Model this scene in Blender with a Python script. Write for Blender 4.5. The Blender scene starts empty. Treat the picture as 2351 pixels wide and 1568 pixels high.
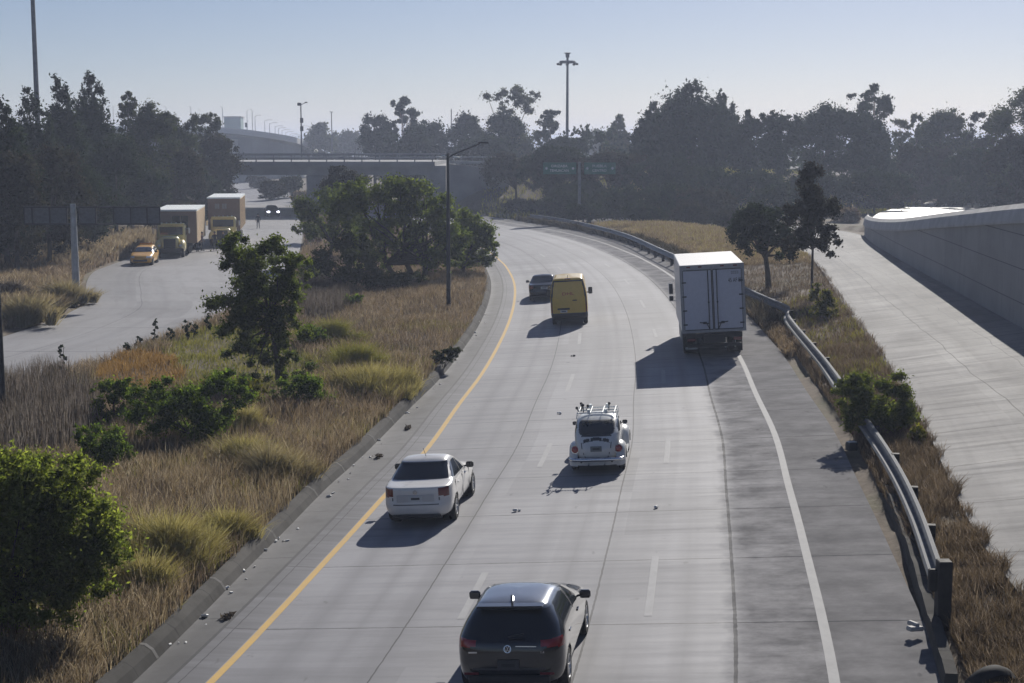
import bpy, math, random
import numpy as np
from mathutils import Vector, Matrix, Quaternion
rad = math.radians
sc = bpy.context.scene
# ------------------------------------------------------------------ camera, sky, sun, exposure
CAM_H, F_PX, PITCH = 9.2, 3400.0, math.atan(444 / 3400)   # focal length in pixels of a 2351-wide picture
cam_d = bpy.data.cameras.new("camera"); cam = bpy.data.objects.new("camera", cam_d)
sc.collection.objects.link(cam); sc.camera = cam
cam.location = (0, 0, CAM_H); cam.rotation_euler = (math.pi / 2 - PITCH, 0, 0)
cam_d.sensor_width = 36.0; cam_d.lens = 36.0 * F_PX / 2351; cam_d.clip_start = 0.5; cam_d.clip_end = 9000
SUN_AZ, SUN_EL = 19.0, 30.0                                # degrees right of straight ahead, above the horizon
w = bpy.data.worlds.new("World"); sc.world = w; w.use_nodes = True
nt = w.node_tree; bg = nt.nodes["Background"]
sky = nt.nodes.new("ShaderNodeTexSky"); sky.sky_type = 'NISHITA'; sky.sun_disc = False
sky.sun_elevation = rad(SUN_EL); sky.sun_rotation = rad(SUN_AZ)
sky.altitude = 2100; sky.air_density = 1.0; sky.dust_density = 1.8; sky.ozone_density = 2.0
tint = nt.nodes.new("ShaderNodeMix"); tint.data_type = 'RGBA'; tint.blend_type = 'MULTIPLY'; tint.inputs[0].default_value = 1.0; tint.inputs[7].default_value = (1.0, .965, 1.06, 1)
nt.links.new(sky.outputs[0], tint.inputs[6]); nt.links.new(tint.outputs[2], bg.inputs[0]); bg.inputs[1].default_value = 0.046
sun_d = bpy.data.lights.new("sun", 'SUN'); sun_d.energy = 4.2; sun_d.angle = rad(0.55); sun_d.color = (1.0, 0.95, 0.87)
sun = bpy.data.objects.new("sun", sun_d); sc.collection.objects.link(sun)
SDIR = Vector((math.sin(rad(SUN_AZ)) * math.cos(rad(SUN_EL)), math.cos(rad(SUN_AZ)) * math.cos(rad(SUN_EL)), math.sin(rad(SUN_EL))))
sun.rotation_euler = SDIR.to_track_quat('Z', 'Y').to_euler(); sun.location = (60, 120, 90)
sc.view_settings.view_transform = 'Standard'; sc.view_settings.look = 'None'
sc.view_settings.exposure = 0.33; sc.view_settings.gamma = 1.0
sc.cycles.use_denoising = True; sc.cycles.volume_bounces = 1; sc.cycles.max_bounces = 7
sc.cycles.transparent_max_bounces = 6; sc.cycles.caustics_reflective = False; sc.cycles.caustics_refractive = False
HAZE = 0.00064
rng = np.random.default_rng(7); random.seed(7)
COL = sc.collection

# ------------------------------------------------------------------ helpers
def ray(x, y):
    u = (x - 1175.5) / F_PX; v = -(y - 784) / F_PX; c, s = math.cos(PITCH), math.sin(PITCH)
    return (u, c + v * s, -s + v * c)
def G(x, y, z=0.0):                    # where the sight line of a point in the photograph meets height z
    d = ray(x, y); t = (z - CAM_H) / d[2]; return Vector((d[0] * t, d[1] * t, z))
def A(x, y, Y):                        # the same at forward distance Y
    d = ray(x, y); t = Y / d[1]; return Vector((d[0] * t, Y, CAM_H + d[2] * t))

def tag(o, label=None, cat=None, group=None, kind=None):
    if label: o["label"] = label
    if cat: o["category"] = cat
    if group: o["group"] = group
    if kind: o["kind"] = kind
    return o
def empty(name, loc=(0, 0, 0), rz=0.0, label=None, cat=None, group=None, tilt=None):
    o = bpy.data.objects.new(name, None); COL.objects.link(o); o.empty_display_size = 0.3
    o.location = loc; o.rotation_euler = tilt if tilt else (0, 0, rz)
    return tag(o, label, cat, group)
def link(name, me, mat=None, parent=None, loc=None, rot=None):
    o = bpy.data.objects.new(name, me); COL.objects.link(o)
    if mat is not None and len(me.materials) == 0: me.materials.append(mat)
    if parent: o.parent = parent
    if loc is not None: o.location = loc
    if rot is not None: o.rotation_euler = rot
    return o
def copy_tree(o, parent=None):
    c = o.copy(); COL.objects.link(c)
    if parent: c.parent = parent
    for ch in list(o.children): copy_tree(ch, c)
    return c
def npmesh(name, V, F, smooth=False, uv=None, nrm=None):      # V (n,3), F (m,4) quads or (m,3)
    V = np.asarray(V, np.float32); F = np.asarray(F, np.int32)
    me = bpy.data.meshes.new(name); k = F.shape[1]
    me.vertices.add(len(V)); me.vertices.foreach_set("co", V.ravel())
    me.loops.add(F.size); me.loops.foreach_set("vertex_index", F.ravel())
    me.polygons.add(len(F)); me.polygons.foreach_set("loop_start", np.arange(0, F.size, k, dtype=np.int32))
    me.polygons.foreach_set("loop_total", np.full(len(F), k, np.int32))
    if smooth: me.polygons.foreach_set("use_smooth", np.ones(len(F), bool))
    if uv is not None:
        l = me.uv_layers.new(name="UVMap"); l.data.foreach_set("uv", np.asarray(uv, np.float32)[F.ravel()].ravel())
    me.update(calc_edges=True)
    if nrm is not None: me.polygons.foreach_set("use_smooth", np.ones(len(F), bool)); me.attributes.new("custom_normal", 'FLOAT_VECTOR', 'POINT').data.foreach_set("vector", np.asarray(nrm, np.float32).ravel())
    return me

class MB:
    def __init__(s): s.v = []; s.f = []
    def add(s, vs, fs):
        n = len(s.v); s.v += [tuple(p) for p in vs]; s.f += [tuple(i + n for i in f) for f in fs]; return s
    def box(s, c, d, rz=0.0, rx=0.0, ry=0.0, taper=1.0):
        M = Matrix.Rotation(rz, 3, 'Z') @ Matrix.Rotation(ry, 3, 'Y') @ Matrix.Rotation(rx, 3, 'X'); c = Vector(c); vs = []
        for z in (-1, 1):
            k = 1.0 if z < 0 else taper
            for x, y in ((-1, -1), (1, -1), (1, 1), (-1, 1)): vs.append(c + M @ Vector((x * d[0] / 2 * k, y * d[1] / 2 * k, z * d[2] / 2)))
        return s.add(vs, [(3, 2, 1, 0), (4, 5, 6, 7), (0, 1, 5, 4), (1, 2, 6, 5), (2, 3, 7, 6), (3, 0, 4, 7)])
    def bbox(s, c, d, b=0.02, axis_only=False):         # chamfered box
        x, y, z = [k / 2 for k in d]; b = min(b, x * .9, y * .9, z * .9); vs = []; c = Vector(c)
        for sx in (-1, 1):
            for sy in (-1, 1):
                for sz in (-1, 1):
                    vs += [c + Vector((sx * x, sy * (y - b), sz * (z - b))), c + Vector((sx * (x - b), sy * y, sz * (z - b))), c + Vector((sx * (x - b), sy * (y - b), sz * z))]
        ix = lambda sx, sy, sz, k: ((sx > 0) * 4 + (sy > 0) * 2 + (sz > 0)) * 3 + k
        fs = []
        for k, (a, bb) in enumerate(((1, 2), (0, 2), (0, 1))):
            for sg in (-1, 1):
                q = []
                for p, r in ((-1, -1), (1, -1), (1, 1), (-1, 1)):
                    sv = [0, 0, 0]; sv[k] = sg; sv[a] = p; sv[bb] = r; q.append(ix(*sv, k))
                fs.append(q if (sg > 0) == (k != 1) else q[::-1])
        for k, (a, bb) in enumerate(((1, 2), (0, 2), (0, 1))):   # edges run along axis k
            for p in (-1, 1):
                for r in (-1, 1):
                    q = []
                    for sg, kk in ((-1, a), (1, a), (1, bb), (-1, bb)):
                        sv = [0, 0, 0]; sv[k] = sg; sv[a] = p; sv[bb] = r; q.append(ix(*sv, kk))
                    fs.append(q)
        for sx in (-1, 1):
            for sy in (-1, 1):
                for sz in (-1, 1): fs.append([ix(sx, sy, sz, k) for k in range(3)])
        return s.add(vs, fs)
    def tube(s, pts, rs, n=8, cap=True):
        pts = [Vector(p) for p in pts]
        if not hasattr(rs, '__len__'): rs = [rs] * len(pts)
        vs = []; fs = []; up = None
        for i, p in enumerate(pts):
            d = (pts[min(i + 1, len(pts) - 1)] - pts[max(i - 1, 0)]).normalized()
            if up is None: up = d.orthogonal().normalized()
            else:
                up = (up - d * up.dot(d)); up = up.normalized() if up.length > 1e-6 else d.orthogonal().normalized()
            q = d.cross(up)
            for k in range(n):
                a = 2 * math.pi * k / n; vs.append(p + (up * math.cos(a) + q * math.sin(a)) * rs[i])
        for i in range(len(pts) - 1):
            for k in range(n):
                k2 = (k + 1) % n; fs.append((i * n + k, i * n + k2, (i + 1) * n + k2, (i + 1) * n + k))
        if cap: fs += [tuple(range(n))[::-1], tuple((len(pts) - 1) * n + k for k in range(n))]
        return s.add(vs, fs)
    def lathe(s, prof, n=24, c=(0, 0, 0), axis='Z'):      # prof: (r, h) pairs
        vs = []; fs = []
        for r, h in prof:
            for k in range(n):
                a = 2 * math.pi * k / n; x, y = r * math.cos(a), r * math.sin(a)
                p = (x, y, h) if axis == 'Z' else ((h, x, y) if axis == 'X' else (x, h, y))
                vs.append(Vector(c) + Vector(p))
        m = len(prof)
        for i in range(m - 1):
            for k in range(n):
                k2 = (k + 1) % n; fs.append((i * n + k, i * n + k2, (i + 1) * n + k2, (i + 1) * n + k))
        closed = prof[0] == prof[-1]
        if prof[0][0] > 1e-4 and not closed: fs.append(tuple(range(n))[::-1])
        if prof[-1][0] > 1e-4 and not closed: fs.append(tuple((m - 1) * n + k for k in range(n)))
        return s.add(vs, fs)
    def prism(s, poly, y0, y1, axis='Y'):                 # polygon in the plane across the axis
        n = len(poly); vs = []
        for y in (y0, y1):
            for a, b in poly: vs.append((a, y, b) if axis == 'Y' else ((y, a, b) if axis == 'X' else (a, b, y)))
        return s.add(vs, [tuple(range(n)), tuple(range(2 * n - 1, n - 1, -1))] + [(k, n + k, n + (k + 1) % n, (k + 1) % n) for k in range(n)])
    def ellipsoid(s, c, r, nu=12, nv=8):
        vs = []; fs = []
        for i in range(nv + 1):
            t = math.pi * i / nv
            for k in range(nu):
                a = 2 * math.pi * k / nu; vs.append((c[0] + r[0] * math.sin(t) * math.cos(a), c[1] + r[1] * math.sin(t) * math.sin(a), c[2] + r[2] * math.cos(t)))
        for i in range(nv):
            for k in range(nu):
                k2 = (k + 1) % nu; fs.append((i * nu + k, (i + 1) * nu + k, (i + 1) * nu + k2, i * nu + k2))
        return s.add(vs, fs)
    def mesh(s, name, smooth=False):
        me = bpy.data.meshes.new(name); me.from_pydata(s.v, [], s.f); me.validate()
        if smooth:
            me.polygons.foreach_set("use_smooth", np.ones(len(me.polygons), bool))
        import bmesh
        bm = bmesh.new(); bm.from_mesh(me); bmesh.ops.recalc_face_normals(bm, faces=bm.faces); bm.to_mesh(me); bm.free()
        if smooth:
            try: me.set_sharp_from_angle(angle=rad(38))
            except Exception: pass
        me.update(); return me
    def build(s, name, mat, parent=None, smooth=False, loc=None, rot=None): return link(name, s.mesh(name, smooth), mat, parent, loc, rot)

def text_mesh(name, txt, size, mat, parent, M, width=None, ext=0.004, align='CENTER'):
    cu = bpy.data.curves.new(name, 'FONT'); cu.body = txt; cu.size = size; cu.align_x = align; cu.align_y = 'CENTER'; cu.extrude = ext; cu.resolution_u = 3
    t = bpy.data.objects.new(name, cu); COL.objects.link(t); dg = bpy.context.evaluated_depsgraph_get(); dg.update()
    me = bpy.data.meshes.new_from_object(t.evaluated_get(dg)); bpy.data.objects.remove(t); bpy.data.curves.remove(cu)
    xs = np.array([v.co.x for v in me.vertices])
    if width and len(xs): k = width / max(1e-6, xs.max() - xs.min()); me.transform(Matrix.Diagonal((k, 1, 1, 1)))
    me.transform(M); me.materials.clear(); me.materials.append(mat); me.name = name
    return link(name, me, None, parent)
FACE_BACK = Matrix.Rotation(math.pi / 2, 4, 'X')          # upright lettering that reads from the -Y side
def text_at(x, y, z, extra=None):
    return Matrix.Translation((x, y, z)) @ (extra if extra else Matrix.Identity(4)) @ FACE_BACK

# ------------------------------------------------------------------ materials
MATS = {}
def N(t, typ, **kw):
    n = t.nodes.new(typ)
    for k, v in kw.items(): setattr(n, k, v)
    return n
def new_mat(name):
    m = bpy.data.materials.new(name); m.use_nodes = True; MATS[name] = m
    return m, m.node_tree, m.node_tree.nodes["Principled BSDF"]
def mixc(t, a, b, fac, mode='MIX'):
    n = N(t, "ShaderNodeMix", data_type='RGBA', blend_type=mode)
    for i, s in ((0, fac), (6, a), (7, b)):
        if hasattr(s, 'is_linked') or hasattr(s, 'links'): t.links.new(s, n.inputs[i])
        elif i == 0: n.inputs[0].default_value = s
        else: n.inputs[i].default_value = (*s, 1) if len(s) == 3 else s
    return n.outputs[2]
def math1(t, op, a, b=0.0, c=0.0, clamp=False):
    n = N(t, "ShaderNodeMath", operation=op, use_clamp=clamp)
    for i, s in enumerate((a, b, c)):
        if hasattr(s, 'links'): t.links.new(s, n.inputs[i])
        else: n.inputs[i].default_value = s
    return n.outputs[0]
def noise(t, vec, scale, detail=4, rough=.55, w=None):
    n = N(t, "ShaderNodeTexNoise"); n.inputs["Scale"].default_value = scale; n.inputs["Detail"].default_value = detail; n.inputs["Roughness"].default_value = rough
    if vec is not None: t.links.new(vec, n.inputs["Vector"])
    return n.outputs[0]
def ramp(t, fac, stops):
    n = N(t, "ShaderNodeValToRGB"); t.links.new(fac, n.inputs[0]); e = n.color_ramp.elements
    while len(e) < len(stops): e.new(.5)
    for k, (p, c) in zip(e, stops): k.position = p; k.color = (c, c, c, 1) if not hasattr(c, '__len__') else (*c, 1)
    return n.outputs[0]
def mapping(t, vec, scale):
    n = N(t, "ShaderNodeMapping"); t.links.new(vec, n.inputs[0]); n.inputs["Scale"].default_value = scale; return n.outputs[0]
def bump(t, b, h, strength=.3, dist=.02):
    n = N(t, "ShaderNodeBump"); n.inputs["Strength"].default_value = strength; n.inputs["Distance"].default_value = dist
    t.links.new(h, n.inputs["Height"]); t.links.new(n.outputs[0], b.inputs["Normal"])
def plain(name, col, rough=.6, metal=0.0, var=.25, scale=6.0, coat=0.0, spec=.5, bmp=0.0, emit=None):
    m, t, b = new_mat(name); oc = N(t, "ShaderNodeTexCoord").outputs["Object"]
    f = noise(t, oc, scale, 5); dark = tuple(c * (1 - var) for c in col); lite = tuple(min(1, c * (1 + var * .6)) for c in col)
    t.links.new(mixc(t, dark, lite, ramp(t, f, [(.3, 0.0), (.7, 1.0)])), b.inputs["Base Color"])
    b.inputs["Roughness"].default_value = rough; b.inputs["Metallic"].default_value = metal
    b.inputs["Coat Weight"].default_value = coat; b.inputs["Coat Roughness"].default_value = .04; b.inputs["Specular IOR Level"].default_value = spec
    if rough > .3 and coat == 0:
        t.links.new(math1(t, 'MULTIPLY_ADD', f, .25, rough - .12, True), b.inputs["Roughness"])
    if bmp: bump(t, b, noise(t, oc, scale * 6, 4), bmp, .01)
    if emit: b.inputs["Emission Color"].default_value = (*emit[0], 1); b.inputs["Emission Strength"].default_value = emit[1]
    return m
def leaf_mat(name, c0, c1, c2, trans=.35, patch=.35, rough=.55, tint=None):   # per-leaf and per-clump variation, light shines through
    m, t, b = new_mat(name); t.nodes.remove(b); out = t.nodes["Material Output"]
    geo = N(t, "ShaderNodeNewGeometry"); oc = N(t, "ShaderNodeTexCoord").outputs["Object"]
    f = ramp(t, noise(t, oc, patch, 3), [(.35, 0.0), (.65, 1.0)])
    c = mixc(t, mixc(t, c0, c1, f), c2, math1(t, 'POWER', geo.outputs["Random Per Island"], 2.2))
    d = N(t, "ShaderNodeBsdfDiffuse"); t.links.new(c, d.inputs["Color"])
    tr = N(t, "ShaderNodeBsdfTranslucent"); t.links.new(mixc(t, c, tint or ((1.25, 1.35, .55) if rough < .65 else (1.14, 1.06, .80)), 1.0, 'MULTIPLY'), tr.inputs[0])
    mx = N(t, "ShaderNodeMixShader"); mx.inputs[0].default_value = trans
    t.links.new(d.outputs[0], mx.inputs[1]); t.links.new(tr.outputs[0], mx.inputs[2]); t.links.new(mx.outputs[0], out.inputs[0])
    return m

M_white_paint = plain("white_paint", (.70, .69, .67), .3, var=.04, coat=.6)
M_silver_white = plain("beetle_white", (.66, .67, .66), .35, var=.05, coat=.5)
M_black_paint = plain("black_paint", (.008, .010, .015), .22, var=.2, coat=1.0, spec=.4)
for m_ in (M_black_paint,):
    m_.node_tree.nodes['Principled BSDF'].inputs['Coat IOR'].default_value = 1.5
M_navy_paint = plain("dark_blue_paint", (.009, .013, .026), .25, var=.2, coat=.6, spec=.35)
M_yellow_paint = plain("van_yellow", (.60, .40, .055), .38, var=.06, coat=.5)
M_pilot_paint = plain("pilot_yellow", (.62, .33, .035), .4, var=.08, coat=.5)
M_glass = plain("dark_glass", (.010, .013, .017), .08, var=.1, coat=.8)
M_glass_side = plain("side_glass", (.035, .042, .05), .05, var=.1, coat=.6)
M_rubber = plain("tyre_rubber", (.016, .016, .018), .85, var=.3)
M_alloy = plain("alloy_rim", (.55, .56, .58), .35, metal=.85, var=.1)
M_blackplastic = plain("black_plastic", (.02, .021, .024), .55, var=.2)
M_chrome = plain("chrome", (.72, .73, .75), .15, metal=1.0, var=.05)
M_red_lens = plain("red_lens", (.30, .012, .016), .12, var=.25, coat=1.0)
M_red_dark = plain("dark_red_lens", (.14, .006, .012), .12, var=.25, coat=1.0)
M_plate = plain("plate", (.55, .57, .58), .4, var=.15)
M_dark_ink = plain("dark_ink", (.03, .034, .04), .6, var=.1)
M_red_ink = plain("red_ink", (.42, .02, .03), .5, var=.1)
M_white_ink = plain("white_ink", (.80, .84, .84), .5, var=.1)
M_galv = plain("galvanised_steel", (.40, .42, .44), .42, metal=.55, var=.3, scale=2.5)
M_galv_old = plain("weathered_rail", (.19, .20, .215), .5, metal=.35, var=.35, scale=3)
M_darksteel = plain("dark_painted_steel", (.045, .048, .054), .5, metal=.3, var=.3)
M_post_wood = plain("dark_post", (.032, .03, .03), .8, var=.4)
M_box_white = plain("box_body_white", (.74, .73, .71), .45, var=.07, coat=.1)
M_door_grey = plain("box_door", (.50, .52, .60), .45, var=.06, coat=.1)
M_trim_dark = plain("door_seal", (.05, .053, .06), .6, var=.2)
M_brown_panel = plain("brown_panel", (.28, .20, .15), .7, var=.15, scale=1.5)
M_tan_side = plain("tan_siding", (.86, .68, .46), .6, var=.15)
M_cream = plain("cream_truck", (.72, .62, .28), .4, var=.12, coat=.4)
M_sign_back = plain("sign_back", (.13, .135, .15), .6, metal=.1, var=.3)
M_sign_green = plain("sign_green", (.010, .13, .095), .45, var=.15)
M_sign_green.node_tree.nodes["Principled BSDF"].inputs["Coat Weight"].default_value = .2
M_bark = plain("bark", (.06, .048, .038), .9, var=.45, scale=8, bmp=.6)
M_bark_pale = plain("pale_bark", (.20, .17, .14), .85, var=.4, scale=6, bmp=.4)
M_skin = plain("skin", (.26, .15, .10), .6, var=.1)
M_cloth = [plain("cloth_%s" % n, c, .85, var=.2) for n, c in (("navy", (.025, .03, .05)), ("grey", (.10, .10, .115)), ("maroon", (.11, .03, .035)), ("black", (.015, .015, .018)), ("jeans", (.05, .06, .09)))]
M_hair = plain("hair", (.012, .01, .009), .7)
M_litter = plain("litter_white", (.72, .72, .70), .6, var=.2, scale=20)
M_lamp_on = plain("headlight_lit", (.9, .9, .95), .2, emit=((.85, .88, 1.0), 4.0))
M_lamp_off = plain("clear_lens", (.6, .62, .65), .1, var=.1, coat=1.0)
M_amber = plain("amber_lens", (.55, .20, .02), .2, coat=.5)

def concrete(name, base, dark, streak=(3.0, .25), joint=4.3, long_joints=(), edge_v=None, edge_dark=.75, rough=.55, spec=.45, wear=True):
    """Slab concrete laid out in metres along (u) and across (v) the strip."""
    m, t, b = new_mat(name); uv = N(t, "ShaderNodeUVMap").outputs[0]
    sep = N(t, "ShaderNodeSeparateXYZ"); t.links.new(uv, sep.inputs[0]); u, v = sep.outputs[0], sep.outputs[1]
    big = noise(t, mapping(t, uv, (.09, .22, 1)), 1.0, 5, .6)
    st = noise(t, mapping(t, uv, (streak[0], streak[1], 1)), 1.0, 6, .65)
    fine = noise(t, mapping(t, uv, (9, 5, 1)), 1.0, 5, .7)
    lane = noise(t, mapping(t, uv, (.012, 1.1, 1)), 1.0, 3, .5)
    c = mixc(t, dark, base, ramp(t, big, [(.30, 0.0), (.62, 1.0)]))
    c = mixc(t, c, tuple(k * .62 for k in dark), math1(t, 'MULTIPLY', ramp(t, st, [(.48, 0.0), (.74, 1.0)]), .48))
    c = mixc(t, c, tuple(min(1, k * 1.15) for k in base), math1(t, 'MULTIPLY', ramp(t, st, [(.22, 1.0), (.44, 0.0)]), .4))
    if wear: c = mixc(t, c, tuple(k * .72 for k in dark), math1(t, 'MULTIPLY', ramp(t, lane, [(.50, 0.0), (.72, 1.0)]), .5))
    c = mixc(t, c, tuple(k * .7 for k in dark), math1(t, 'MULTIPLY', ramp(t, fine, [(.55, 0.0), (.8, 1.0)]), .35))
    if edge_v is not None:
        c = mixc(t, c, tuple(k * .55 for k in dark), math1(t, 'MULTIPLY', math1(t, 'LESS_THAN', v, -.10), ramp(t, math1(t, 'ADD', st, math1(t, 'MULTIPLY', v, -.35)), [(.45, .6), (.8, 1.0)])))
    slab = N(t, "ShaderNodeTexWhiteNoise", noise_dimensions='2D'); cell = N(t, "ShaderNodeCombineXYZ")
    t.links.new(math1(t, 'FLOOR', math1(t, 'DIVIDE', u, joint)), cell.inputs[0]); t.links.new(math1(t, 'FLOOR', math1(t, 'DIVIDE', v, 3.3)), cell.inputs[1])
    t.links.new(cell.outputs[0], slab.inputs["Vector"])
    c = mixc(t, c, (0.0, 0.0, 0.0), math1(t, 'MULTIPLY', slab.outputs[0], .20))
    wob = math1(t, 'MULTIPLY', math1(t, 'SUBTRACT', noise(t, mapping(t, uv, (3.5, 3.5, 1)), 1.0, 4, .75), .5), .055)
    if edge_v is not None:                                   # older, darker pour beyond a ragged edge
        e = ramp(t, math1(t, 'ADD', math1(t, 'MULTIPLY', math1(t, 'SUBTRACT', noise(t, mapping(t, uv, (1.6, 1.2, 1)), 1.0, 8, .75), .5), 1.1), math1(t, 'SUBTRACT', v, edge_v)), [(-.0, 0.0), (.55, 1.0)])
        warm = tuple(k * q for k, q in zip(base, (1.0, .98, .93)))
        old = mixc(t, mixc(t, tuple(k * .42 for k in warm), tuple(k * 1.12 for k in warm), ramp(t, noise(t, mapping(t, uv, (.9, .6, 1)), 1.0, 9, .72), [(.36, 0.0), (.64, 1.0)])), tuple(k * .4 for k in dark), math1(t, 'MULTIPLY', ramp(t, st, [(.5, 0.0), (.75, 1.0)]), .4))
        old = mixc(t, old, tuple(k * .42 for k in warm), math1(t, 'MULTIPLY', math1(t, 'GREATER_THAN', v, 10.6), .45))
        c = mixc(t, c, old, math1(t, 'MULTIPLY', e, edge_dark))
    j = math1(t, 'ABSOLUTE', math1(t, 'SUBTRACT', math1(t, 'FRACT', math1(t, 'DIVIDE', math1(t, 'ADD', u, wob), joint)), .5))
    jm = math1(t, 'LESS_THAN', j, .0042)
    for lj, wd in long_joints:
        jm = math1(t, 'MAXIMUM', jm, math1(t, 'LESS_THAN', math1(t, 'ABSOLUTE', math1(t, 'SUBTRACT', math1(t, 'ADD', v, wob), lj)), wd))
    st2 = noise(t, mapping(t, uv, (.7, 1.6, 1)), 1.0, 6, .7)
    c = mixc(t, c, tuple(k * .55 for k in dark), math1(t, 'MULTIPLY', ramp(t, math1(t, 'ADD', math1(t, 'MULTIPLY', j, 9.0), st2), [(.42, 1.0), (.62, 0.0)]), .5))   # stained joint edges
    if edge_v is not None:                                   # polished wheel tracks and oil down each lane
        tm = None
        for tv, wd in ((1.0, .34), (2.75, .34), (4.75, .36), (6.5, .36), (8.1, .3), (1.9, .22), (5.6, .22)):
            g_ = math1(t, 'SUBTRACT', 1.0, math1(t, 'DIVIDE', math1(t, 'ABSOLUTE', math1(t, 'SUBTRACT', v, tv)), wd), 0, True); tm = g_ if tm is None else math1(t, 'MAXIMUM', tm, g_)
        c = mixc(t, c, tuple(k * .72 for k in dark), math1(t, 'MULTIPLY', math1(t, 'MULTIPLY', tm, ramp(t, noise(t, mapping(t, uv, (.06, .5, 1)), 1.0, 4, .6), [(.3, .2), (.65, 1.0)])), .8))
        c = mixc(t, c, (.05, .05, .052), math1(t, 'MULTIPLY', ramp(t, noise(t, mapping(t, uv, (1.2, 2.2, 1)), 1.0, 3, .5), [(.70, 0.0), (.76, 1.0)]), .45))
    c = mixc(t, c, (.035, .035, .038), math1(t, 'MULTIPLY', jm, .78))
    t.links.new(c, b.inputs["Base Color"]); b.inputs["Specular IOR Level"].default_value = spec
    rg = math1(t, 'MULTIPLY_ADD', st, .28, rough - .12, True)
    if edge_v is not None: rg = math1(t, 'MULTIPLY_ADD', e, .22, rg, True)
    t.links.new(rg, b.inputs["Roughness"])
    bump(t, b, math1(t, 'ADD', math1(t, 'MULTIPLY', st, .25), math1(t, 'MULTIPLY', fine, .6)), .14, .01)
    if edge_v is not None: t.links.new(math1(t, 'MULTIPLY_ADD', e, -spec * .9, spec), b.inputs["Specular IOR Level"])
    return m
# ------------------------------------------------------------------ road lines, terrain
def spline(pts, step=1.0):
    P = np.array([(p[0], p[1]) + ((p[2],) if len(p) > 2 else ()) for p in pts], float)
    Q = np.vstack([2 * P[0] - P[1], P, 2 * P[-1] - P[-2]]); out = []
    for i in range(1, len(Q) - 2):
        p0, p1, p2, p3 = Q[i - 1], Q[i], Q[i + 1], Q[i + 2]; n = max(2, int(np.linalg.norm(p2 - p1) / step))
        for k in range(n):
            t = k / n; out.append(.5 * (2 * p1 + (p2 - p0) * t + (2 * p0 - 5 * p1 + 4 * p2 - p3) * t * t + (3 * p1 - p0 - 3 * p2 + p3) * t ** 3))
    out.append(P[-1]); return np.array(out)
YEL = spline([(-9.3, 0), (-8.2, 8), (-6.6, 17), (-5.2, 24.9), (-4.1, 33), (-3.4, 38.6), (-2.6, 45), (-1.95, 52.5), (-1.25, 60), (-.7, 68), (-.2, 77.5), (.1, 87), (.2, 96.5), (.05, 105), (-.4, 114.5), (-.9, 121), (-2.4, 135), (-5.2, 150), (-9.3, 165), (-15, 182), (-23, 203), (-33, 228), (-44, 258), (-55, 295), (-66, 340), (-80, 400), (-110, 520)], 1.0)
def frame(P):
    d = np.gradient(P[:, :2], axis=0); d /= np.linalg.norm(d, axis=1)[:, None]
    s = np.concatenate([[0], np.cumsum(np.linalg.norm(np.diff(P[:, :2], axis=0), axis=1))]); return d, np.stack([d[:, 1], -d[:, 0]], 1), s
YD, YN, YS = frame(YEL)
BANK = .06
def lateral(x, y):                                     # signed distance from the yellow line, distance along it
    x = np.atleast_1d(np.asarray(x, float)); y = np.atleast_1d(np.asarray(y, float)); t = np.empty(len(x)); s = np.empty(len(x))
    for a in range(0, len(x), 20000):
        q = np.stack([x[a:a + 20000], y[a:a + 20000]], 1); d2 = ((q[:, None] - YEL[None, :, :2]) ** 2).sum(2); i = d2.argmin(1)
        dv = q - YEL[i, :2]; t[a:a + 20000] = (dv * YN[i]).sum(1) + 0; s[a:a + 20000] = YS[i] + (dv * YD[i]).sum(1)
        far = np.sqrt(d2[np.arange(len(q)), i]); t[a:a + 20000] = np.sign(t[a:a + 20000]) * far
    return t, s
def tfoot(y): return np.interp(y, [15, 25, 31, 40, 46, 57, 75, 130], [-1.38, -1.42, -1.62, -1.85, -1.82, -1.62, -1.55, -1.6])
def road_z(t): return BANK * np.clip(t, 0, 13.2)
LR_R = np.array([(-25, 0), (-22.5, 25), (-20.6, 48), (-19.6, 56.6), (-17.9, 62), (-17.1, 70), (-16.2, 79), (-16.0, 95), (-17.2, 115), (-19.6, 137), (-24, 170), (-29.6, 205), (-36.4, 243.5), (-46, 290), (-62.8, 373), (-92, 520)])
LR_L = np.array([(-37, 0), (-30, 40), (-26.8, 60), (-25.0, 72), (-25.0, 84), (-26.8, 92), (-30.8, 108), (-31.8, 117), (-32.6, 137), (-36, 170), (-41.5, 205), (-48, 243.5), (-56, 305), (-75, 387), (-106, 520)])
RP_L = np.array([(7.2, 0), (8.2, 15), (9.3, 27), (10.2, 33), (12.2, 43.6), (14.8, 60.4), (17.4, 78), (20.5, 98), (22.2, 112), (22.6, 128), (20.4, 146), (15.5, 158), (10, 167), (3.4, 177), (-2.5, 186)])
RP_R = np.array([(16, 0), (17.6, 20), (20.4, 43), (23.2, 67), (25.6, 86), (28.9, 112), (32.4, 135), (32.0, 150), (27, 165), (19.5, 177), (10.5, 187), (2.5, 194), (-3.5, 199)])
UP_L = np.array([(16.5, 0, 9.0), (18.1, 20, 8.1), (20.9, 43, 7.3), (23.7, 67, 5.95), (26.1, 86, 4.75), (29.4, 112, 3.1), (32.9, 135, 2.25), (39, 160, 1.9), (47, 185, 1.6), (60, 215, 1.4)])
UP_R = np.array([(27, 0), (28.6, 20), (31.5, 43), (34.3, 67), (36.8, 86), (40.2, 112), (43.8, 135), (50, 157), (58, 180), (70, 205)])
RAMP_Z = 1.2
def ix(tab, y, k=0): return np.interp(y, tab[:, 1], tab[:, k])
def rampz(y): return np.interp(y, [0, 130, 165, 188], [RAMP_Z, RAMP_Z, 1.0, .72])
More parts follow.
